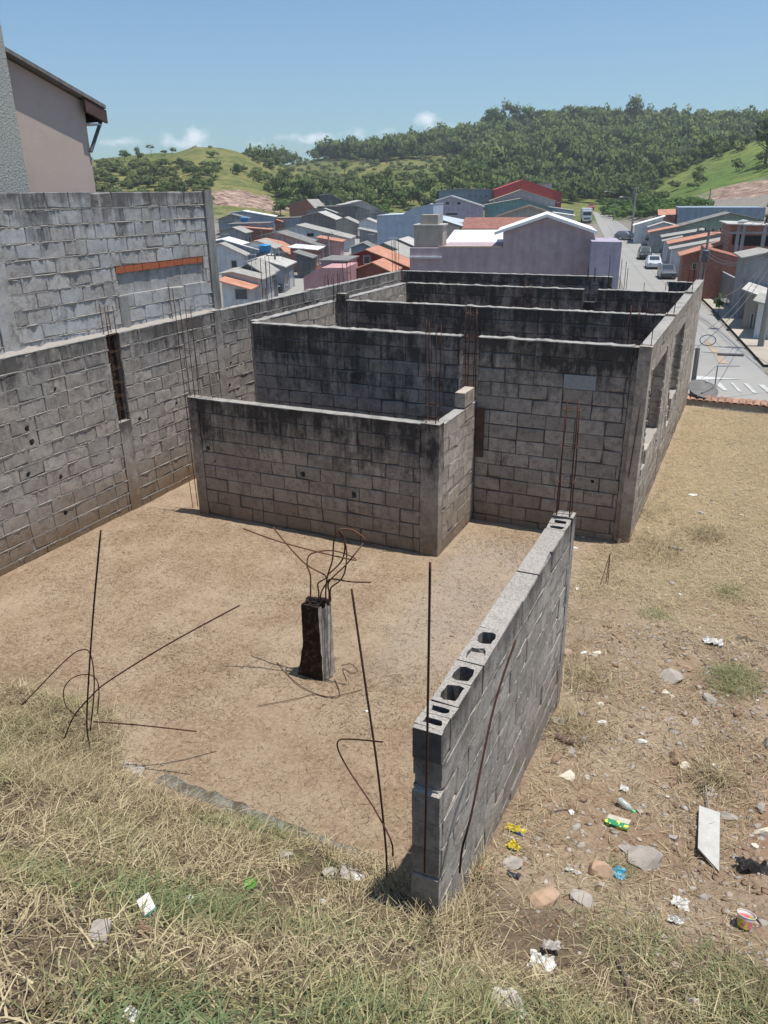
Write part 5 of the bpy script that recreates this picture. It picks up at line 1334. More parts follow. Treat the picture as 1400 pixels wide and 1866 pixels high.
def tree(label, px, py, hpx, kind='round', r=None, wide=1., group='single trees on the hills and along the street', sink=0):
    """one tree: base on the ground seen at px,py; hpx its height in photo pixels"""
    P, rr = hit(px, py) if r is None else (None, r)
    if P is None:
        q = onD(px, py, r); P = Vector((q.x, q.y, terrain(q.x, q.y)))
        ztop = onD(px, py-hpx, r).z; h = ztop-P.z
    else: h = onD(px, py-hpx, rr).z-P.z
    key = (kind, len(PROT) % 2 if False else 0)
    if key not in PROT: PROT[key] = make_tree(kind, 50+len(PROT)); e = PROT[key]
    else: e = ltree(PROT[key])
    e.name = 'tree'; e.location = P; e.scale = (h*wide, h*wide, h); e.rotation_euler = (0, 0, px*1.7)
    e['label'] = label; e['category'] = 'tree'; e['kind'] = 'thing'; e['group'] = group
    return e
for (px, py, hp, k, w, lb) in [
    (228, 296, 26, 'round', .95, 'dark round pair-like tree highest on the left hill beside the house'), (252, 290, 22, 'tall', 1.2, 'second dark tree on the left hill skyline, just right of the biggest'),
    (276, 284, 22, 'sparse', .8, 'thin airy tree on the left hill skyline above the pale wall end'), (300, 283, 12, 'wide', 1.3, 'low wide bush-like tree on the left skyline right of the airy one'), (314, 282, 14, 'sparse', .8, 'small bare looking tree fourth along the left skyline'),
    (177, 300, 10, 'wide', 1.2, 'low dark tree peeking out beside the pink house corner'),
    (628, 318, 28, 'round', 1.05, 'round dark tree alone at the left end of the middle meadow'), (708, 348, 44, 'tall', 1.0, 'tall narrow dark tree standing in front of the middle meadow'), (805, 330, 22, 'round', 1.1, 'round tree at the right end of the middle meadow'),
    (512, 392, 30, 'round', 1.2, 'dense round tree left of the small brick house'), (432, 318, 24, 'round', 1.0, 'dark bushy tree on the slope above the left earth cut'),
    (1128, 372, 36, 'wide', 1.1, 'broad tree over the far end of the street'), (1100, 366, 34, 'wide', 1.2, 'spreading tree left of the street end beside the white truck'), (1165, 398, 42, 'round', .9, 'bright green tree at the street bend right of the tall pole'), (1190, 404, 30, 'wide', 1.1, 'wide bright tree behind the white roofed house at the bend'),
    (1190, 456, 34, 'round', 1.25, 'dense round green tree shading the pavement behind the dark parked car'), (1212, 472, 24, 'round', 1.3, 'middle roadside tree over the silver parked car'), (1232, 490, 28, 'round', 1.35, 'nearest bright roadside tree beside the last parked car'),
    (1394, 300, 92, 'tall', 1.3, 'big dark tree at the right edge above the green meadow'), (1268, 334, 26, 'round', 1.1, 'lone dark bush-like tree in the green meadow slope'), (1398, 408, 20, 'round', 1.2, 'small tree at the right end of the long blue grey wall'),
    (1040, 356, 30, 'wide', 1.3, 'broad green tree right behind the red hall')]:
    tree(lb, px, py, hp, k, wide=w)
for (px, py, hp, k, w, lb) in [(925, 222, 34, 'sparse', .6, 'feathery tall tree left on the far ridge skyline'), (938, 220, 26, 'sparse', .5, 'slim bare tree next to the feathery one on the far ridge'), (960, 214, 22, 'round', .9, 'dark tree with visible trunk on the far ridge'), (984, 214, 18, 'wide', 1.3, 'wide flat tree on the far ridge'),
    (1037, 214, 20, 'sparse', .7, 'small airy tree on the bare part of the far ridge'), (1063, 214, 18, 'sparse', 1.1, 'wider airy tree on the bare part of the far ridge'), (1080, 213, 10, 'round', 1.2, 'small round tree on the bare far ridge'), (1098, 213, 10, 'sparse', 1.2, 'thin little tree on the bare far ridge'), (1124, 213, 12, 'tall', 1.3, 'narrow dark tree left of the tallest ridge tree'), (1151, 216, 32, 'tall', 1.35, 'tallest tree standing alone on the far ridge skyline'),
    (1236, 226, 14, 'sparse', 1., 'airy tree on the ridge right of the tallest one'), (1310, 220, 14, 'round', 1., 'round tree top on the ridge toward the right border'), (1333, 215, 14, 'sparse', 1., 'airy tree on the ridge near the right border'), (900, 224, 28, 'round', .9, 'dense tree on the ridge left of the feathery trees')]:
    tree(lb, px, py+10, hp*1.25+10, k, r=520, wide=w)
p, r_ = hit(1308, 577); tree('slender street sapling planted in the pavement strip', 1308, 577, 44, 'round', wide=.7)

# ------------------------------------------------------------------ vehicles
M['tyre'] = plain('tyre_rubber', (.02, .02, .02), .85, .3, 20)
M['carglass'] = plain('car_glass', (.03, .04, .05), .08, .2, 2, spec=.8)
M['lamp'] = plain('headlamp', (.6, .6, .58), .2, .1, 3, spec=.7)
def paint(name, c): return plain(name, c, .25, .05, 2, spec=.6)
def car(label, px, py, head, c, L=4.1, Wd=1.7, Hh=1.45):
    P, r = hit(px, py); e = empty('parked_car', P+Vector((0, 0, .1)), label, 'car', 'cars in the streets below', rz=head)
    # +y is forward
    prof = [(-L/2, .35), (-L/2+.02, .85), (-L/2+.25, .98), (-L*.36, Hh*.93), (-L*.2, Hh), (L*.08, Hh*.985), (L*.25, .98), (L/2-.25, .82), (L/2, .66), (L/2+.02, .35), (L/2-.1, .22), (-L/2+.1, .22)]
    mb = MB(); rings = []
    for (x, k) in ((-Wd/2, 0), (-Wd/2+.12, 1), (Wd/2-.12, 1), (Wd/2, 0)):
        rings.append([mb.vert((x if z < 1. else x*(.84 if k == 0 else .84), y*(1 if k else .985), z-(0 if k else .05))) for y, z in prof])
    n = len(prof)
    for a, b in zip(rings[:-1], rings[1:]):
        for k in range(n): mb.face((a[k], a[(k+1)%n], b[(k+1)%n], b[k]))
    mb.face(rings[0][::-1]); mb.face(rings[-1])
    mb.build('body', paint('car_paint_'+c[0], c[1]), e, False)
    g = M['carglass']; x = Wd/2*.84
    def q(nm, P4):
        m = MB(); m.poly(P4); m.build(nm, g, e)
    y1, y2, z1, z2 = L*.25-.03, L*.08+.04, 1.0, Hh*.965
    q('windscreen', [(-x*.86, y1+.02, z1+.01), (x*.86, y1+.02, z1+.01), (x*.8, y2+.02, z2+.01), (-x*.8, y2+.02, z2+.01)])
    y1, y2 = -L/2+.27, -L*.36+.02
    q('rear_window', [(x*.86, y1-.02, z1+.02), (-x*.86, y1-.02, z1+.02), (-x*.8, y2-.02, Hh*.9), (x*.8, y2-.02, Hh*.9)])
    for s in (-1, 1): q('side_window', [(s*(x+.008), -L*.38, 1.0), (s*(x+.008), L*.2, 1.0), (s*(x+.004), L*.07, Hh*.9), (s*(x+.004), -L*.3, Hh*.9)][::s])
    for sx in (-1, 1):
        for y in (-L*.31, L*.31):
            m = MB(); m.tube([(sx*(Wd/2-.18), y, .3), (sx*(Wd/2+.01), y, .3)], .31, 14); w_ = m.build('wheel', M['tyre'], e)
            m = MB(); m.tube([(sx*(Wd/2+.0), y, .3), (sx*(Wd/2+.02), y, .3)], .18, 10); m.build('rim', M['metal'], w_)
        m = MB(); m.box((sx*Wd/2*.62-.18, L/2-.06, .62), (sx*Wd/2*.62+.18, L/2+.025, .76)); m.build('headlight', M['lamp'], e)
    return e
hd = math.radians(180+12)
car('silver car parked between two dark cars on the right side of the street', 1190, 489, hd, ('silver', (.50, .53, .57)))
car('dark grey car parked nearest on the right side of the street', 1214, 507, hd, ('grey', (.09, .10, .115)))
car('black car parked farthest of the three in a row', 1174, 472, hd, ('black', (.03, .03, .033)), Hh=1.6)
car('grey car standing at the street bend beside the pole', 1141, 437, hd+.9, ('grey2', (.22, .23, .25)))
car('dark car parked on the left street beside the houses', 505, 532, math.radians(180+22), ('black2', (.035, .035, .04)))
car('dark car with white side at the lower end of the left street', 452, 546, math.radians(180+40), ('white', (.6, .6, .6)))
car('small red car at the far end of the street behind the white truck', 1077, 383, hd, ('red', (.35, .05, .04)))
P, r = hit(1068, 406); e = empty('truck', P+Vector((0, 0, .1)), 'white truck coming down the far end of the street', 'truck', rz=math.radians(180+14))
mb = MB(); mb.box((-1.1, 1.2, .5), (1.1, 3.0, 2.6)); mb.box((-1.0, 1.4, 2.6), (1.0, 2.6, 2.75)); cb = mb.build('cab', paint('truck_white', (.72, .73, .74)), e)
mb = MB(); mb.box((-1.2, -4.5, .9), (1.2, 1.1, 3.1)); mb.build('cargo_box', W['white'], e)
mb = MB(); mb.box((-.95, 2.98, 1.6), (.95, 3.02, 2.35)); mb.build('windscreen', M['carglass'], cb)
mb = MB(); mb.box((-.8, 2.98, .7), (.8, 3.03, 1.1)); mb.build('grille', M['gate'], cb)
for sx in (-1, 1):
    for y in (-3.2, 2.0):
        m = MB(); m.tube([(sx*.85, y, .45), (sx*1.12, y, .45)], .48, 14); w_ = m.build('wheel', M['tyre'], e)
    m = MB(); m.box((sx*.8-.15, 2.99, .75), (sx*.8+.15, 3.04, .95)); m.build('headlight', M['lamp'], e)

# ------------------------------------------------------------------ poles and cables
POLES = {}
def pole(key, label, px, py, pytop, r=None, arms=1, lamp=None, rad=.16, transformer=False, pxtop=None, hpole=None):
    if r is None: P, r = hit(px, py)
    else: q = onD(px, py, r); P = Vector((q.x, q.y, terrain(q.x, q.y)))
    h = onD(px, pytop, r).z-P.z if hpole is None else hpole
    e = empty('utility_pole', P, label, 'utility pole', 'utility poles along the streets')
    mb = MB(); mb.tube([(0, 0, -.3), (0, 0, h*.5), (0, 0, h)], [rad, rad*.82, rad*.62], 10); mb.build('pole', M['concrete'], e)
    a = math.radians(12)
    tops = []
    for k in range(arms):
        z = h-.25-k*.9; mb = MB(); mb.obox((-.95, -.05-rad, z), (1.9, 0, 0), (0, .09, 0), (0, 0, .1)); ar = mb.build('crossarm', M['gate'], e)
        for x in (-.85, -.3, .3, .85):
            m = MB(); m.tube([(x, -rad, z+.103), (x, -rad, z+.15), (x, -rad, z+.24), (x, -rad, z+.27)], [.03, .06, .05, .02], 7); m.build('insulator', M['tyre'], ar)
            tops.append(P+Vector((x, -rad, z+.27)))
    if transformer:
        m = MB(); m.tube([(.0, -.42, h-2.6), (0, -.42, h-2.55), (0, -.42, h-1.7), (0, -.42, h-1.62)], [.26, .3, .3, .2], 12); m.build('transformer', M['gate'], e)
    if lamp:
        zz = lamp[1]; L_ = lamp[0]; m = MB(); m.tube([(0, 0, zz), (-L_*.5, -.1, zz+.45), (-L_, -.2, zz+.55)], .03, 6); lm = m.build('lamp_arm', M['metal'], e)
        m = MB(); m.tube([(-L_+.05, -.2, zz+.55), (-L_-.25, -.22, zz+.53), (-L_-.5, -.25, zz+.48)], [.05, .12, .06], 8); m.build('lamp_head', W['white'], lm)
    for k in range(5): tops.append(P+Vector((-.12 if k % 2 else .12, -rad, h*.72-k*.12)))
    POLES[key] = tops; return e
pole('near', 'big concrete utility pole rising from the pavement at the right border', 1385, 636, 0, hpole=8.6, arms=2, lamp=(1.9, 7.0), rad=.2)
pole('mid', 'utility pole with transformer rising between the orange roofs', 1276, 540, 416, r=72, arms=1, transformer=True, rad=.15)
pole('bend', 'tall utility pole at the street bend', 1150, 434, 338, arms=2, rad=.2, lamp=(2.2, 6.5))
pole('bend2', 'second utility pole behind the street bend left of the tall one', 1118, 402, 362, arms=1, lamp=(2.2, 6.0))
pole('ls1', 'utility pole on the left street, nearest', 505, 530, 462, arms=1)
pole('ls2', 'utility pole halfway up the left street', 600, 470, 425, arms=1)
pole('ls3', 'utility pole far up the left street', 665, 432, 392, arms=1)
pole('white', 'pale bare trunk-like pole behind the long blue grey wall', 1291, 378, 343, arms=0, r=190)
def cable(label, a, b, sag, r=.012):
    mb = MB(); n = 18; a = Vector(a); b = Vector(b)
    mb.tube([a.lerp(b, k/n)-Vector((0, 0, sag*4*(k/n)*(1-k/n))) for k in range(n+1)], r, 4)
    o = mb.build('power_cable', M['cable']); setp(o, label, 'cable', 'overhead power cables')
M['cable'] = plain('cable_sheath', (.09, .09, .095), .6, .2, 2)
N_, Mi, Be, B2 = POLES['near'], POLES['mid'], POLES['bend'], POLES['bend2']
wn = ['first', 'second', 'third', 'fourth']
for k in range(4): cable(f'{wn[k]} upper cable from the big right pole to the transformer pole', N_[k], Mi[k], 1.0, .013)
for k in range(3): cable(f'{wn[k]} lower service cable between the big right pole and transformer pole', N_[8+k], Mi[4+k], .9, .02)
for k in (0, 3): cable(f'{"left" if k == 0 else "right"} cable between the transformer pole and the pole at the street bend', Mi[k], Be[k], 1.5, .018)
for k in (0, 3): cable(f'{"left" if k == 0 else "right"} cable between the two poles at the street bend', Be[k], B2[k], 1.0, .02)
ext = N_[8]+Vector((2, -34, -.5))
for k in range(4): cable(f'{wn[k]} cable leaving the big right pole towards the photographer', N_[8+k], N_[8+k]+Vector((6+k*1.5, -30, .2)), 1.0, .018)
for k, (px, py, rr) in enumerate([(1290, 600, 40), (1262, 640, 23), (1300, 545, 50)]):
    cable(['house drop cable crossing the road low', 'house drop cable running to the short service post', 'house drop cable towards the stained garden wall'][k], N_[9+k], onD(px, py, rr), .6, .016)
for a, b, l in (('ls1', 'ls2', 'nearest'), ('ls2', 'ls3', 'farther')): cable(f'cable along the left street, {l} span', POLES[a][1], POLES[b][1], .8, .018)

# ------------------------------------------------------------------ straw, grass and rubble close by
def g1(px, py, h=0.):
    z = 0.4
    for _ in range(12): p = onZ(px, py, z); z = z*.4+(gz(p.x, p.y)+h+tuft(p))*.6
    return onZ(px, py, z)
def grass_mat():
    t = NT('grass_blades', .8, .2); v = t.attr('tv'); l = t.attr('lv')
    l = t.math('POWER', l, 1.25); dry = t.mix(l, (.115, .08, .045), (.62, .52, .33)); olive = t.mix(l, (.10, .09, .04), (.42, .39, .20)); green = t.mix(l, (.085, .115, .045), (.23, .29, .145))
    c = t.mix(t.mapr(v, .35, .6), dry, olive); c = t.mix(t.mapr(v, .7, .9), c, green)
    t.color(c); tr = t.n('ShaderNodeBsdfTranslucent'); t.l(c, tr.inputs[0]); mx = t.n('ShaderNodeMixShader'); mx.inputs[0].default_value = .25
    t.l(t.b.outputs[0], mx.inputs[1]); t.l(tr.outputs[0], mx.inputs[2]); t.l(mx.outputs[0], t.t.nodes['Material Output'].inputs[0]); return t.m
M['grass'] = grass_mat()
def blades(name, P, ln, wd, up, tone, light, label, seg=3, bend=.8, mat='grass'):
    """P (n,3) roots, ln lengths, wd widths, up start elevation"""
    n = len(P); az = rng.uniform(0, 2*np.pi, n); d = np.stack([np.cos(az), np.sin(az)], 1); s = np.stack([-d[:, 1], d[:, 0]], 1)
    V = np.zeros((n, (seg+1)*2, 3)); pos = P.copy(); el = up.copy(); curl = rng.normal(0, .35, n)
    for k in range(seg+1):
        w = wd*(1-.75*k/seg)*.5
        tw = rng.uniform(-.3, .3, n)
        V[:, 2*k, :2] = pos[:, :2]-s*w[:, None]; V[:, 2*k+1, :2] = pos[:, :2]+s*w[:, None]
        V[:, 2*k, 2] = pos[:, 2]-w*tw; V[:, 2*k+1, 2] = pos[:, 2]+w*tw
        st = ln/seg
        pos = pos+np.concatenate([d*(np.cos(el)*st)[:, None], (np.sin(el)*st)[:, None]], 1)
        el = el-bend*up/seg*2.0; a2 = curl/seg; d = np.stack([d[:, 0]*np.cos(a2)-d[:, 1]*np.sin(a2), d[:, 0]*np.sin(a2)+d[:, 1]*np.cos(a2)], 1); s = np.stack([-d[:, 1], d[:, 0]], 1)
    base = (np.arange(n)*(seg+1)*2)[:, None]
    F4 = np.concatenate([base+np.array([[2*k, 2*k+1, 2*k+3, 2*k+2]]) for k in range(seg)], 0)
    o = np_mesh(name, V.reshape(-1, 3), F4, M[mat], attrs={'tv': np.repeat(tone, (seg+1)*2), 'lv': np.repeat(light, (seg+1)*2)})
    setp(o, label, None, kind='stuff'); return o
def scatter(n, xa, xb, ya, yb, dens):
    out = []; 
    X = rng.uniform(xa, xb, n); Y_ = rng.uniform(ya, yb, n); K = rng.uniform(0, 1, n)
    for x, y, k in zip(X, Y_, K):
        if k < dens(x, y): out.append((x, y, gz(x, y)))
    return np.array(out)
def nz(x, y, s, o=0): return .5+.5*mnoise.noise(Vector((x*s, y*s, o)))
STUBR = lambda x, y: XS-.18 < x < XS+.01 and YS0-.05 < y < YS1+.15
def d_bank(x, y):
    if STUBR(x, y): return 0
    if x < -1.15:
        e = 3.62+.12*math.sin(x*2.3)+ (.5*sstep(-4.1, -4.9, x))
        k = sstep(e+.1, e-.15, y)
        return k*max(.22, min(1, .1+2.0*(nz(x, y, 2.3)-.22)))*(.5+.5*sstep(.35, .5, nz(x, y, 6.5, 3)))
    e = 3.1+.3*math.sin(x*3)
    return max(sstep(e+.5, e-.4, y)*max(.2, min(1, .1+2.0*(nz(x, y, 2.3)-.22))), 0)
def tone_f(P, green=.25, s=1.3):
    return np.array([min(1, max(0, (nz(x, y, s, 7)-.5)*2.2+green+random.gauss(.0, .16))) for x, y, z in P])
# thatch: cut dry grass lying on the bank
P = scatter(135000, -7.2, 1.7, .9, 4.5, lambda x, y: d_bank(x, y) if (x > -1.9-(y-.6)*1.5 and x < -.1+y*.42) else 0); n = len(P)
P[:, 2] += rng.uniform(-.010, .030, n)
blades('cut_grass', P, rng.uniform(.05, .20, n), rng.uniform(.003, .009, n), rng.uniform(.02, .8, n), tone_f(P, .30), rng.uniform(0, 1, n), 'mat of cut dry and green grass on the bank under the photographer', 3, 1.)
# green tufts
cl = [(g1(*p), r, k) for p, r, k in [((390,1640),.22,250),((600,1690),.25,800),((455,1600),.14,60),((160,1500),.28,500),((860,1810),.3,900),((1150,1720),.35,500),((1340,1790),.3,700),((1345,1250),.28,900),((1330,1225),.2,500),((250,1560),.2,300),((640,1830),.25,500),((1130,1590),.1,60),((1200,1120),.25,300),((1330,1080),.22,300),((760,1700),.2,250),((60,1600),.2,300)]]
PP = []
for c, r, k in cl:
    for _ in range(k):
        x = c.x+random.gauss(0, r*.5); y = c.y+random.gauss(0, r*.5); PP.append((x, y, gz(x, y)))
P = np.array(PP); n = len(P)
blades('green_grass', P, rng.uniform(.05, .15, n), rng.uniform(.003, .006, n), rng.uniform(.2, 1.0, n), rng.uniform(.5, .95, n), rng.uniform(.2, 1, n), 'tufts of fresh green grass in the dry bank', 3, .9)
# taller stalks in clumps
cl = [(g1(*p), r, k) for p, r, k in [((60,1330),.6,1500),((150,1380),.3,800),((130,1440),.4,900),((40,1400),.5,900),((300,1480),.3,260),((430,1530),.3,220),((700,1620),.16,170),((790,1650),.14,140),((860,1600),.1,150),((830,1680),.2,420),((790,1690),.16,420),((740,1660),.16,300),((1300,1420),.16,240),((1290,975),.35,500),((1150,930),.5,500),((1050,1330),.3,350),((1060,1240),.3,300),((1200,1000),.5,500)]]
PP = []
for c, r, k in cl:
    for _ in range(k):
        x = c.x+random.gauss(0, r*.5); y = c.y+random.gauss(0, r*.5)
        if STUBR(x, y): continue
        PP.append((x, y, gz(x, y)))
P = np.array(PP); n = len(P)
blades('dry_stalks', P, rng.uniform(.10, .32, n), rng.uniform(.003, .007, n), rng.uniform(.2, 1.35, n), rng.uniform(.0, .5, n), rng.uniform(.1, 1, n), 'dry straw stalks standing in clumps', 4, .6)
# straw over the strip right of the walls
def d_right(x, y):
    if STUBR(x, y) or x < -1.05 and y < 6.1: return 0
    if x < -1.0 and y > 10.1: return 0
    if y > 8.5: return .35+.9*nz(x, y, 1.1)
    return max(0, .15+1.3*(nz(x, y, 1.3, 3)-.35))
P = scatter(120000, -1.5, 1.6, 3.2, 18.4, lambda x, y: d_right(x, y) if x < .15+y*.09 else 0); n = len(P)
P[:, 2] += rng.uniform(-.004, .012, n)
blades('straw_litter', P, rng.uniform(.04, .15, n), rng.uniform(.0025, .006, n), rng.uniform(.0, .55, n), rng.uniform(0, .4, n), np.where(P[:, 1] > 8, rng.uniform(.45, 1, n), rng.uniform(.1, 1, n)), 'straw littering the open strip right of the walls', 2, 1.)
# small fibres over the bare soil
def d_lot(x, y):
    if y > 8.7 and x < -3.3 or y > 10.1: return 0
    return max(.05, .2+1.5*(nz(x, y, 1.0, 5)-.35))
P = scatter(90000, -8.2, -.9, 3.6, 10.1, d_lot); n = len(P); P[:, 2] += rng.uniform(.0, .004, n)
blades('soil_fibres', P, rng.uniform(.015, .08, n), rng.uniform(.002, .0045, n), rng.uniform(.0, .5, n), rng.uniform(0, .45, n), np.where(rng.uniform(0, 1, n) < .55, rng.uniform(-.9, .1, n), rng.uniform(.3, 1, n)), 'short bits of root and straw on the bare soil', 2, 1.)

M['frag'] = t_flat('rubble_grey_pink', (.40, .33, .275), .45, 2.5, dirt=(.20, .13, .085)); M['stone'] = t_flat('stone_grey', (.36, .32, .28), .3, 9); M['clod'] = t_flat('soil_clod', (.24, .16, .105), .3, 9)
ICO = None
def ico():
    global ICO
    if ICO is None:
        t_ = (1+5**.5)/2; v = [(-1,t_,0),(1,t_,0),(-1,-t_,0),(1,-t_,0),(0,-1,t_),(0,1,t_),(0,-1,-t_),(0,1,-t_),(t_,0,-1),(t_,0,1),(-t_,0,-1),(-t_,0,1)]
        f = [(0,11,5),(0,5,1),(0,1,7),(0,7,10),(0,10,11),(1,5,9),(5,11,4),(11,10,2),(10,7,6),(7,1,8),(3,9,4),(3,4,2),(3,2,6),(3,6,8),(3,8,9),(4,9,5),(2,4,11),(6,2,10),(8,6,7),(9,8,1)]
        ICO = (np.array(v)/1.902, np.array(f))
    return ICO
def rubble(name, P, size, mat, label):
    V0, F0 = ico(); n = len(P); V = np.repeat(V0[None], n, 0)*rng.uniform(.42, 1.45, (n, 12, 1)); sc = np.stack([rng.uniform(.6, 1.5, n), rng.uniform(.6, 1.3, n), rng.uniform(.22, .6, n)], 1)*size[:, None]
    V = V*sc[:, None]; a = rng.uniform(0, 6.28, n); c, s = np.cos(a)[:, None], np.sin(a)[:, None]
    X = V[..., 0]*c-V[..., 1]*s; Y_ = V[..., 0]*s+V[..., 1]*c; V[..., 0] = X; V[..., 1] = Y_; V += P[:, None]
    Fq = (F0[None]+(np.arange(n)*12)[:, None, None]).reshape(-1, 3)
    o = np_mesh(name, V.reshape(-1, 3), Fq, M[mat], k=3); setp(o, label, None, kind='stuff')
dr = lambda x, y: 0 if STUBR(x, y) or (x < -.98 and y > 10) else (.9 if 3.4 < y < 8 and x > -1. else .25)*nz(x, y, 1.5, 2)*(1.6 if x > .1 else 1)
P = scatter(13000, -1.05, 1.6, 1.2, 16, dr); rubble('pebbles', P, rng.gamma(2., .0042, len(P))+.003, 'stone', 'pale gravel and mortar crumbs scattered on the rough ground')
P = scatter(9000, -1.05, 1.6, 1.2, 12, dr); rubble('soil_clods', P, rng.gamma(2., .0055, len(P))+.004, 'clod', 'brown soil clods on the rough ground')
P = scatter(5500, -8, -1.3, 2.6, 10, lambda x, y: .0 if y > 8.7 and x < -3.3 else .45); rubble('soil_crumbs', P, rng.gamma(1.6, .0028, len(P))+.002, 'clod', 'small soil crumbs on the bare plot')

P = scatter(1500, -1.05, 1.6, 2.2, 9, dr); rubble('rubble_fragments', P, np.minimum(rng.gamma(2.2, .007, len(P))+.005, .026), 'frag', 'broken bits of block and mortar strewn over the rough ground right of the stub wall')
def stone(label, px, py, wpx, hm=.5, mat='stone', name='stone', group=None, cat='stone', flat=False, asp=1., rot=None, seed=None):
    p = g1(px, py); dist = (p-Vector((0, 0, CH))).dot(_F); w = wpx/CF*dist; rs = np.random.default_rng(int(px*3+py))
    mb = MB(); V0, F0 = ico(); 
    if not flat:
        # subdivide once, roughen with planes cut off
        vs_ = [Vector(v) for v in V0]; cache = {}; fs = []
        def mid(a, b):
            k = (min(a, b), max(a, b))
            if k not in cache: vs_.append(((vs_[a]+vs_[b])/2).normalized()); cache[k] = len(vs_)-1
            return cache[k]
        for a, b, c in F0:
            ab, bc, ca = mid(a, b), mid(b, c), mid(c, a); fs += [(a, ab, ca), (b, bc, ab), (c, ca, bc), (ab, bc, ca)]
        pl_ = [(Vector(rs.normal(size=3)).normalized(), rs.uniform(.45, .8)) for _ in range(7)]
        for v in vs_:
            q = v.copy()
            for nrm, dd in pl_:
                t_ = q.dot(nrm)
                if t_ > dd: q -= nrm*(t_-dd)
            q *= 1+.08*mnoise.noise(q*3+Vector((px, py, 0)))
            mb.vert((q.x*w/2*1.25, q.y*w/2*asp*1.25, q.z*w/2*hm*1.25))
        for f3 in fs: mb.face(f3)
    else:
        n = 7; ang = np.sort(rs.uniform(0, 6.28, n)); pts = [(math.cos(a_)*w/2*rs.uniform(.75, 1.1), math.sin(a_)*w/2*asp*rs.uniform(.75, 1.1)) for a_ in ang]; th_ = w*hm*.3
        t_ = [mb.vert((x, y, th_)) for x, y in pts]; b_ = [mb.vert((x*1.03, y*1.03, -.01)) for x, y in pts]; mb.face(t_)
        for k in range(n): mb.face((b_[k], b_[(k+1) % n], t_[(k+1) % n], t_[k]))
    o = mb.build(name, M[mat] if isinstance(mat, str) else mat); o.location = p+Vector((0, 0, w*hm*.12)); o.rotation_euler = (rs.uniform(-.2, .2), rs.uniform(-.2, .2), rot if rot is not None else rs.uniform(0, 6))
    return setp(o, label, cat, group)
M['orange_stone'] = t_flat('fired_clay_lump', (.42, .29, .20), .25, 12); M['cream_stone'] = t_flat('lime_mortar_lump', (.62, .56, .45), .2, 10); M['white_bits'] = t_flat('white_plaster_bits', (.72, .70, .66), .15, 20); M['dark_wood'] = plain('weathered_wood', (.13, .095, .07), .9, .45, 9, bump=.5); M['grey_wood'] = plain('grey_wood', (.30, .25, .20), .9, .35, 9, bump=.5)
for (px, py, w_, hm, mt, lb, fl, asp, cat) in [
    (992,1636,56,.5,'orange_stone','flat orange brown brick lump in the grass right of the stub wall foot',False,.7,'brick piece'), (1092,1594,44,.8,'orange_stone','upright orange brick lump beside the blue wrapper',False,.8,'brick piece'),
    (1178,1572,62,.5,'stone','large grey mortar lump right of the blue wrapper',False,.8,'stone'), (1150,1555,50,.3,'stone','flat grey mortar piece behind the large lump',True,.8,'stone'), (1233,1383,34,.55,'clod','brown brick fragment with square edges in the rubble',False,.6,'brick piece'),
    (1032,1413,40,.22,'cream_stone','cream coloured flat chip right of the stub wall',True,.8,'stone'), (935,1572,42,.4,'stone','grey wedge of concrete below the yellow packets',False,1.,'stone'), (1060,1640,40,.5,'stone','pale broken concrete piece between the two orange lumps',False,.8,'stone'),
    (1222,1237,38,.5,'stone','round grey stone in the straw right of the walls',False,.9,'stone'), (1253,1220,16,.7,'orange_stone','small bright orange clay bit behind the round stone',False,.8,'brick piece'), (1212,1264,24,.25,'cream_stone','thin cream chip leaning near the round grey stone',True,.7,'stone'),
    (1296,1278,34,.45,'stone','oblong light stone in the green grass patch',False,.5,'stone'), (1098,1319,26,.3,'white_bits','white flat chip in straw beside the stub wall',True,.7,'stone'), (1034,1192,18,.7,'orange_stone','small orange stone beside the far part of the stub wall',False,.9,'brick piece'),
    (1084,1194,14,.7,'cream_stone','small cream stone right of the orange one',False,.9,'stone'), (1024,1316,34,.4,'stone','stone slab end lying at the foot of the stub wall',False,.5,'stone'), (1270,1318,30,.3,'stone','flat pinkish grey shard above the brick fragment',True,.6,'stone'),
    (1262,903,16,.3,'white_bits','white chip far out on the straw strip',True,.8,'stone'), (1300,918,8,.4,'white_bits','tiny white chip next to the far straw heap',True,.8,'stone'), (1352,940,12,.4,'cream_stone','pale chip near the right border on the far straw',True,.8,'stone'), (1230,1000,30,.3,'stone','grey slanting shard on the straw strip',True,.4,'stone'),
    (1395,1520,40,.5,'cream_stone','pale rounded stone cut by the right border',False,.9,'stone'), (1396,1360,26,1.2,'stone','thin grey slab standing at the right border',False,.4,'stone'), (1290,1510,50,.25,'stone','flat grey shard left of the leaning board',True,.9,'stone'),
    (1330,1490,30,.4,'stone','rough lump right of the leaning board',False,.9,'stone'), (880,1585,14,.5,'red_bit','tiny red plastic bit beside the stub wall foot',True,.6,'plastic piece'),
    (186,1708,70,.12,'stone','grey flat stone half hidden in the grass at lower left',True,1.,'stone'), (262,1694,36,.3,'clod','brownish clay shard beside the grey flat stone at lower left',True,.8,'stone'), (600,1590,30,.5,'stone','rounded concrete bit at the end of the foundation strip',False,.9,'stone'), (520,1560,26,.5,'stone','concrete bit fallen off the foundation strip',False,.9,'stone'),
    (666,1297,12,.3,'white_bits','small white chip on the bare soil beside the tilted bar',True,.6,'stone'), (240,1400,60,.12,'stone','pale flattened mortar patch beside the left grass clump',True,.8,'stone')]:
    if mt == 'red_bit' and mt not in M: M[mt] = plain('red_plastic', (.55, .03, .03), .5, .1)
    stone(lb, px, py, w_, hm, mt, 'stone' if cat == 'stone' else ('brick_piece' if 'brick' in cat else 'plastic_piece'), None, cat, fl, asp)
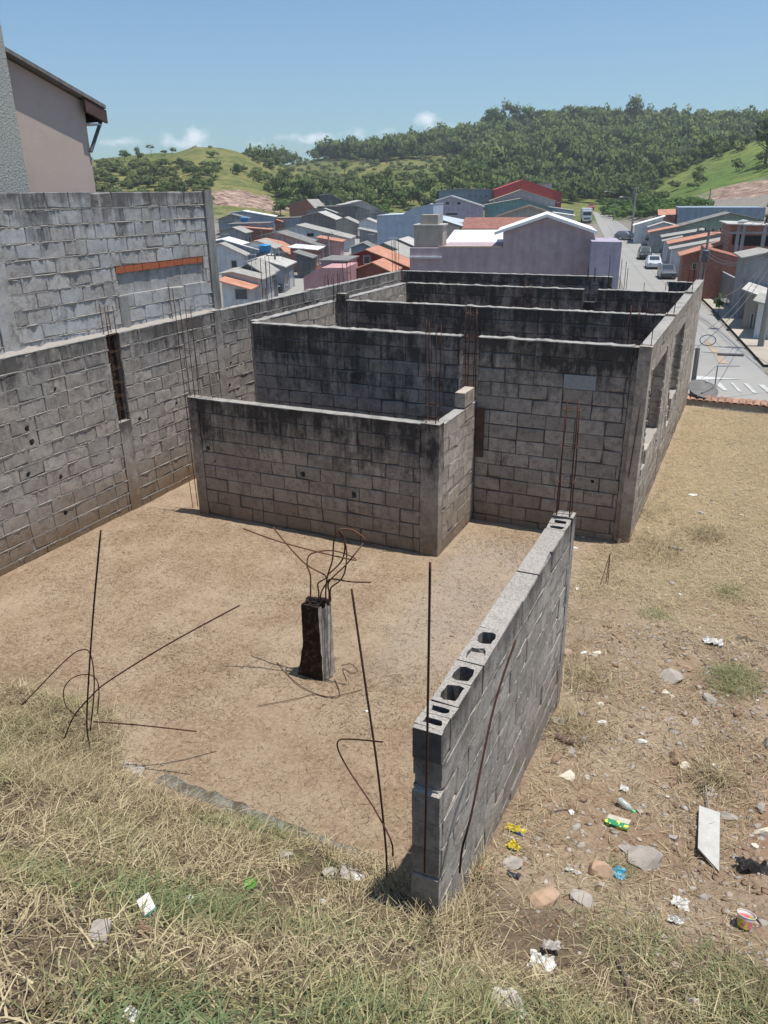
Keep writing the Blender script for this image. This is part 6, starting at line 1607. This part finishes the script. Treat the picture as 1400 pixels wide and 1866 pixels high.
for i in range(46):
    px = R.uniform(1040, 1398); py = R.uniform(1080, 1640) if i % 3 else R.uniform(900, 1100)
    stone('small pale stone chip lying loose in the straw and soil right of the stub wall', px, py, R.uniform(8, 20)*(py/1300)**2, .5, R.choice(['stone', 'cream_stone', 'stone', 'white_bits']), 'stone_chip', 'small stone chips on the rough ground', 'stone chip', R.random() < .5, R.uniform(.5, 1))

def sheet(label, px, py, w, l, mat, name, cat, amp=.25, n=12, seed=1, rot=0, lift=.015, curl=0.):
    p = g1(px, py); mb = MB(); m_ = n
    g = []
    for j in range(m_+1):
        for i in range(n+1):
            u, v = i/n-.5, j/m_-.5; q = mnoise.noise(Vector((u*4, v*4, seed))); q2 = mnoise.noise(Vector((u*9, v*9, seed+4)))
            e_ = 1+.35*mnoise.noise(Vector((u*3, v*3, seed+8)))
            g.append(mb.vert((u*w*e_+q2*w*.06, v*l*e_+q*l*.05, lift+amp*w*(abs(q)*1.0+q2*.35)+curl*w*(u*u+v*v))))
    for j in range(m_):
        for i in range(n): a = j*(n+1)+i; mb.face((g[a], g[a+1], g[a+n+2], g[a+n+1]))
    o = mb.build(name, M[mat] if isinstance(mat, str) else mat); o.location = p; o.rotation_euler = (.15*math.sin(seed), .1, rot)
    md = o.modifiers.new('thick', 'SOLIDIFY'); md.thickness = .0012
    return setp(o, label, cat)
M['paper'] = plain('white_paper', (.66, .65, .62), .7, .08, 9, dirt=((.34, .28, .2), .7)); M['greyrag'] = plain('grey_rag', (.42, .38, .34), .9, .25, 12); M['blue_film'] = plain('blue_film', (.10, .42, .58), .4, .3, 12); M['dark_rag'] = plain('dark_rag', (.05, .045, .045), .8, .4, 12); M['darkgrey'] = plain('dark_plastic', (.09, .095, .12), .5, .4, 12)
t = NT('yellow_blue_print', .45, .4); n_ = t.noise(11, 2, .5); M['yellow_film'] = t.color(t.mix(t.mapr(n_, .53, .57), (.60, .48, .05), (.03, .10, .26)))
t = NT('yellow_black_print', .45, .4); n_ = t.noise(14, 2, .5); M['yellow_film2'] = t.color(t.mix(t.mapr(n_, .50, .54), (.58, .49, .06), (.04, .035, .03)))
sheet('crumpled white plastic sheet in the grass right of centre at the bottom', 985, 1760, .13, .12, 'paper', 'plastic_sheet', 'plastic sheet', .45, seed=3)
sheet('grey cloth strip folded over the top of the white plastic sheet', 1003, 1735, .10, .06, 'greyrag', 'cloth', 'cloth', .35, seed=6, rot=.4, lift=.05)
sheet('grey brown rag under the thick twig at the bottom', 930, 1838, .13, .16, 'greyrag', 'rag', 'rag', .2, seed=9, rot=.6)
sheet('torn white paper bits in a little heap right of centre', 1238, 1648, .10, .08, 'paper', 'paper', 'paper', .4, seed=13)
sheet('dirty white film strip below the torn paper heap', 1230, 1680, .09, .04, 'paper', 'paper', 'paper', .4, seed=15)
sheet('shiny blue plastic wrapper beside an upright orange lump', 1127, 1594, .075, .09, 'blue_film', 'wrapper', 'wrapper', .5, seed=21)
sheet('yellow and blue snack packet against the stub wall foot', 938, 1516, .135, .06, 'yellow_film', 'snack_packet', 'packet', .35, seed=23)
sheet('yellow and black torn packet below the yellow blue one', 936, 1546, .09, .07, 'yellow_film2', 'snack_packet', 'packet', .4, seed=27, rot=-.5)
sheet('dark bluish plastic scrap next to the stub wall foot', 934, 1598, .085, .035, 'darkgrey', 'plastic_scrap', 'plastic scrap', .4, seed=29)
sheet('dirty white foil scrap left of the orange lumps', 1045, 1590, .10, .03, 'paper', 'foil_scrap', 'foil', .3, seed=33)
sheet('white crumpled foam above the plastic bottle', 1137, 1440, .06, .06, 'paper', 'foam', 'foam', .6, seed=35)
sheet('white plastic bag lying on the straw at mid right', 1300, 1174, .20, .12, 'paper', 'plastic_bag', 'plastic bag', .45, seed=37)
sheet('long twisted tail of white film trailing right from the plastic bag', 1360, 1168, .22, .02, 'cream_stone', 'film_strip', 'film', .3, seed=39, rot=.15)
sheet('small white plastic scrap above the broad straw patch', 1278, 936, .10, .05, 'paper', 'plastic_scrap', 'plastic scrap', .4, seed=41)
sheet('grey plastic sack half buried at the end of the foundation strip', 640, 1600, .16, .11, 'greyrag', 'plastic_sack', 'plastic sack', .3, seed=43)
sheet('white scrap with dark stripes on the half buried sack', 652, 1608, .05, .05, 'paper', 'plastic_scrap', 'plastic scrap', .4, seed=45, lift=.05)
sheet('black plastic scrap in the dark hollow left of the stub wall foot', 725, 1640, .12, .07, 'dark_rag', 'plastic_scrap', 'plastic scrap', .4, seed=47)
sheet('dark burnt rag heap at the right border', 1370, 1585, .20, .12, 'dark_rag', 'rag', 'rag', .5, seed=49)
sheet('silvery crushed packet with dark opening at the bottom right', 1262, 1838, .09, .09, 'greyrag', 'crushed_packet', 'packet', .6, seed=51)
sheet('tiny white paper scrap right of the small carton at lower left', 345, 1641, .03, .04, 'paper', 'paper_scrap', 'paper', .4, seed=53)
sheet('white scrap low in the green grass left of the stub wall', 588, 1648, .035, .04, 'paper', 'paper_scrap', 'paper', .4, seed=55)
sheet('pale blue white scrap at the bottom left edge', 240, 1852, .05, .04, 'paper', 'paper_scrap', 'paper', .3, seed=57)
# small open carton
p = g1(268, 1655, .02); e = empty('milk_carton', p, 'small crushed white carton with a teal side at lower left', 'carton', rz=-.5); e.rotation_euler = (.35, .2, -.5)
mb = MB(); mb.obox((-.042, -.03, 0), (.085, 0, 0), (.0, .06, .0), (0, .01, .035)); mb.build('body', M['paper'], e)
mb = MB(); mb.obox((.044, -.028, .001), (.012, 0, .006), (0, .06, 0), (0, .01, .033)); mb.build('side_panel', plain('teal_print', (.05, .35, .30), .5, .1), e)
# ice cream cup
p = g1(1356, 1690, .0); e = empty('plastic_cup', p+Vector((0, 0, .01)), 'white plastic cup with yellow green and pink print lying at right', 'cup'); e.rotation_euler = (-.35, .15, .3)
t = NT('cup_print', .4, .4); n_ = t.noise(30, 1, .5); z_ = t.n('ShaderNodeSeparateXYZ'); t.l(t.tc.outputs['Object'], z_.inputs[0])
cc = t.mix(t.mapr(n_, .45, .52), (.62, .68, .06), (.75, .2, .3)); cc = t.mix(t.mapr(z_.outputs[2], .052, .056), cc, (.78, .78, .76)); cupm = t.color(cc)
mb = MB(); mb.tube([(0,0,0),(0,0,.02),(0,0,.05),(0,0,.075)], [.040, .043, .049, .053], 20, cap=False); mb.poly([(math.cos(a)*.040, math.sin(a)*.040, .001) for a in np.linspace(0, 2*math.pi, 20, endpoint=False)]); o = mb.build('body', cupm, e, True)
mb = MB(); mb.tube([(math.cos(a)*.053, math.sin(a)*.053, .076) for a in np.linspace(0, 2*math.pi, 25)], .0025, 5); mb.build('rim', M['paper'], e, True)
# bottle
p = g1(1140, 1466, .03); e = empty('plastic_bottle', p, 'small clear plastic bottle with green cap lying on the rubble', 'bottle'); 
t = NT('clear_plastic', .15, .6); t.b.inputs['Transmission Weight'].default_value = .6; clr = t.color((.75, .82, .78))
mb = MB(); mb.tube([(-.065,0,0),(-.05,0,0),(-.02,0,0),(.02,0,-.004),(.045,0,-.006),(.06,0,-.008)], [.016, .026, .024, .027, .018, .011], 14); mb.build('bottle_body', clr, e, True)
mb = MB(); mb.tube([(.060,0,-.008),(.085,0,-.010)], [.0145, .0145], 12); mb.build('cap', plain('green_cap', (.05, .38, .15), .4, .1), e)
e.rotation_euler = (0, .2, -.35)
# flat green carton
p = g1(1124, 1506, .012); e = empty('flat_carton', p, 'flattened green carton with yellow print and open flap', 'carton', rz=-.05)
t = NT('green_yellow_print', .5, .3); n_ = t.noise(34, 1, .5); gm = t.color(t.mix(t.mapr(n_, .54, .58), (.03, .22, .11), (.62, .60, .08)))
mb = MB(); mb.obox((-.085, -.02, 0), (.165, .005, 0), (0, .05, .0), (0, 0, .022)); mb.build('box', gm, e)
mb = MB(); mb.obox((-.082, .031, .005), (.155, .01, .0), (.01, .035, .022), (0, 0, .003)); mb.build('flap', M['cream_stone'], e)
# board
p = g1(1291, 1585, .01); q = g1(1292, 1475, .06); d_ = (q-p); s_ = Vector((d_.y, -d_.x, 0)).normalized()
mb = MB(); u = Vector((0, 0, .014)); W_ = .155; pts = [p-s_*(-.01)*1+s_*.06, p-s_*.085+d_*.25, q-s_*W_/2, q+s_*W_/2-d_*.02]
pts = [p+s_*.065, p-s_*.07+d_*.27, q-s_*.07, q+s_*.075-d_*.03]
t_ = [mb.vert(v+u) for v in pts]; b_ = [mb.vert(v) for v in pts]; mb.face(t_[::-1]); mb.face(b_)
for k in range(4): mb.face((t_[k], t_[(k+1) % 4], b_[(k+1) % 4], b_[k]))
o = mb.build('board', plain('fibre_cement_board', (.44, .43, .40), .9, .12, 12, bump=.3)); setp(o, 'broken grey board lying flat among the rubble at right', 'board')
def stick(label, pts, r, mat='dark_wood', name='stick', cat='stick', h=.015):
    Q = gl(pts, h); o = bend(name, Q, r, None, 'bark')
    o.data.materials[0] = M[mat]; return setp(o, label, cat)
stick('thin pale stick rising behind the broken grey board', [(1285,1425),(1288,1445),(1293,1478)], .006, 'grey_wood', h=.05)
stick('brown branch lying diagonally in the grass left of the stub wall', [(500,1688),(540,1735),(575,1762),(612,1802)], .013)
stick('thick twig lying across the grey rag at the bottom', [(885,1812),(935,1802),(985,1792),(1020,1786),(1065,1792)], .008, 'grey_wood')
stick('bare brown stick pointing up at the bottom right of centre', [(1175,1880),(1155,1830),(1140,1785),(1126,1742)], .008, 'dark_wood', h=.04)
stick('dark pole end entering from the left border in the grass', [(-30,1705),(20,1692),(60,1678)], .016, 'dark_wood', h=.02)
stick('short grey stick beside the dark pole end', [(-20,1722),(20,1706),(62,1690)], .010, 'grey_wood', h=.01)
stick('dark twig upright in the grass near the bottom left', [(140,1860),(136,1830),(132,1800)], .006, h=.03)
stick('long dark stem leaning in the hollow left of the stub wall', [(640,1560),(660,1610),(700,1665)], .006, h=.05)
stick('brown stem fallen beside the long dark stem', [(610,1590),(640,1650),(668,1700)], .006, h=.04)
stick('thin twig lying on soil right of the rubble centre', [(1000,1480),(1030,1475),(1055,1478)], .004)
# rusty pipe piece
a = g1(1012, 1342, .03); b = g1(1046, 1354, .03); mb = MB(); mb.tube([a, b], .032, 14); o = mb.build('clay_pipe', plain('brown_pipe', (.12, .075, .06), .85, .3, 12)); setp(o, 'short dark brown pipe piece by the stub wall', 'pipe')
# small leafy weed
p = g1(458, 1618, 0); e = empty('weed', p, 'little bright green leafy weed in the dry grass', 'weed')
for k in range(9):
    a_ = k*.7; L_ = random.uniform(.04, .075); mb = MB(); d_ = Vector((math.cos(a_), math.sin(a_), random.uniform(.4, .9))).normalized(); s_ = Vector((-math.sin(a_), math.cos(a_), 0))*L_*.22
    P0 = Vector((0, 0, .01)); mb.poly([P0, P0+d_*L_*.5-s_, P0+d_*L_-Vector((0, 0, .01)), P0+d_*L_*.5+s_]); mb.build('leaf', M['leafweed'] if 'leafweed' in M else M.setdefault('leafweed', plain('weed_leaf', (.12, .28, .05), .6, .2)), e)

# ------------------------------------------------------------------ thin summer haze over the valley
mb = MB(); mb.box((-900, -60, -20), (900, 1100, 150))
hm = bpy.data.materials.new('haze_air'); hm.use_nodes = True; ht_ = hm.node_tree; ht_.nodes.clear()
ho = ht_.nodes.new('ShaderNodeOutputMaterial'); hv = ht_.nodes.new('ShaderNodeVolumePrincipled'); hv.inputs['Color'].default_value = (.86, .91, .96, 1); hv.inputs['Density'].default_value = .00030; hv.inputs['Anisotropy'].default_value = .2
ht_.links.new(hv.outputs[0], ho.inputs['Volume']); o = mb.build('haze', hm); setp(o, 'thin pale haze', kind='stuff')
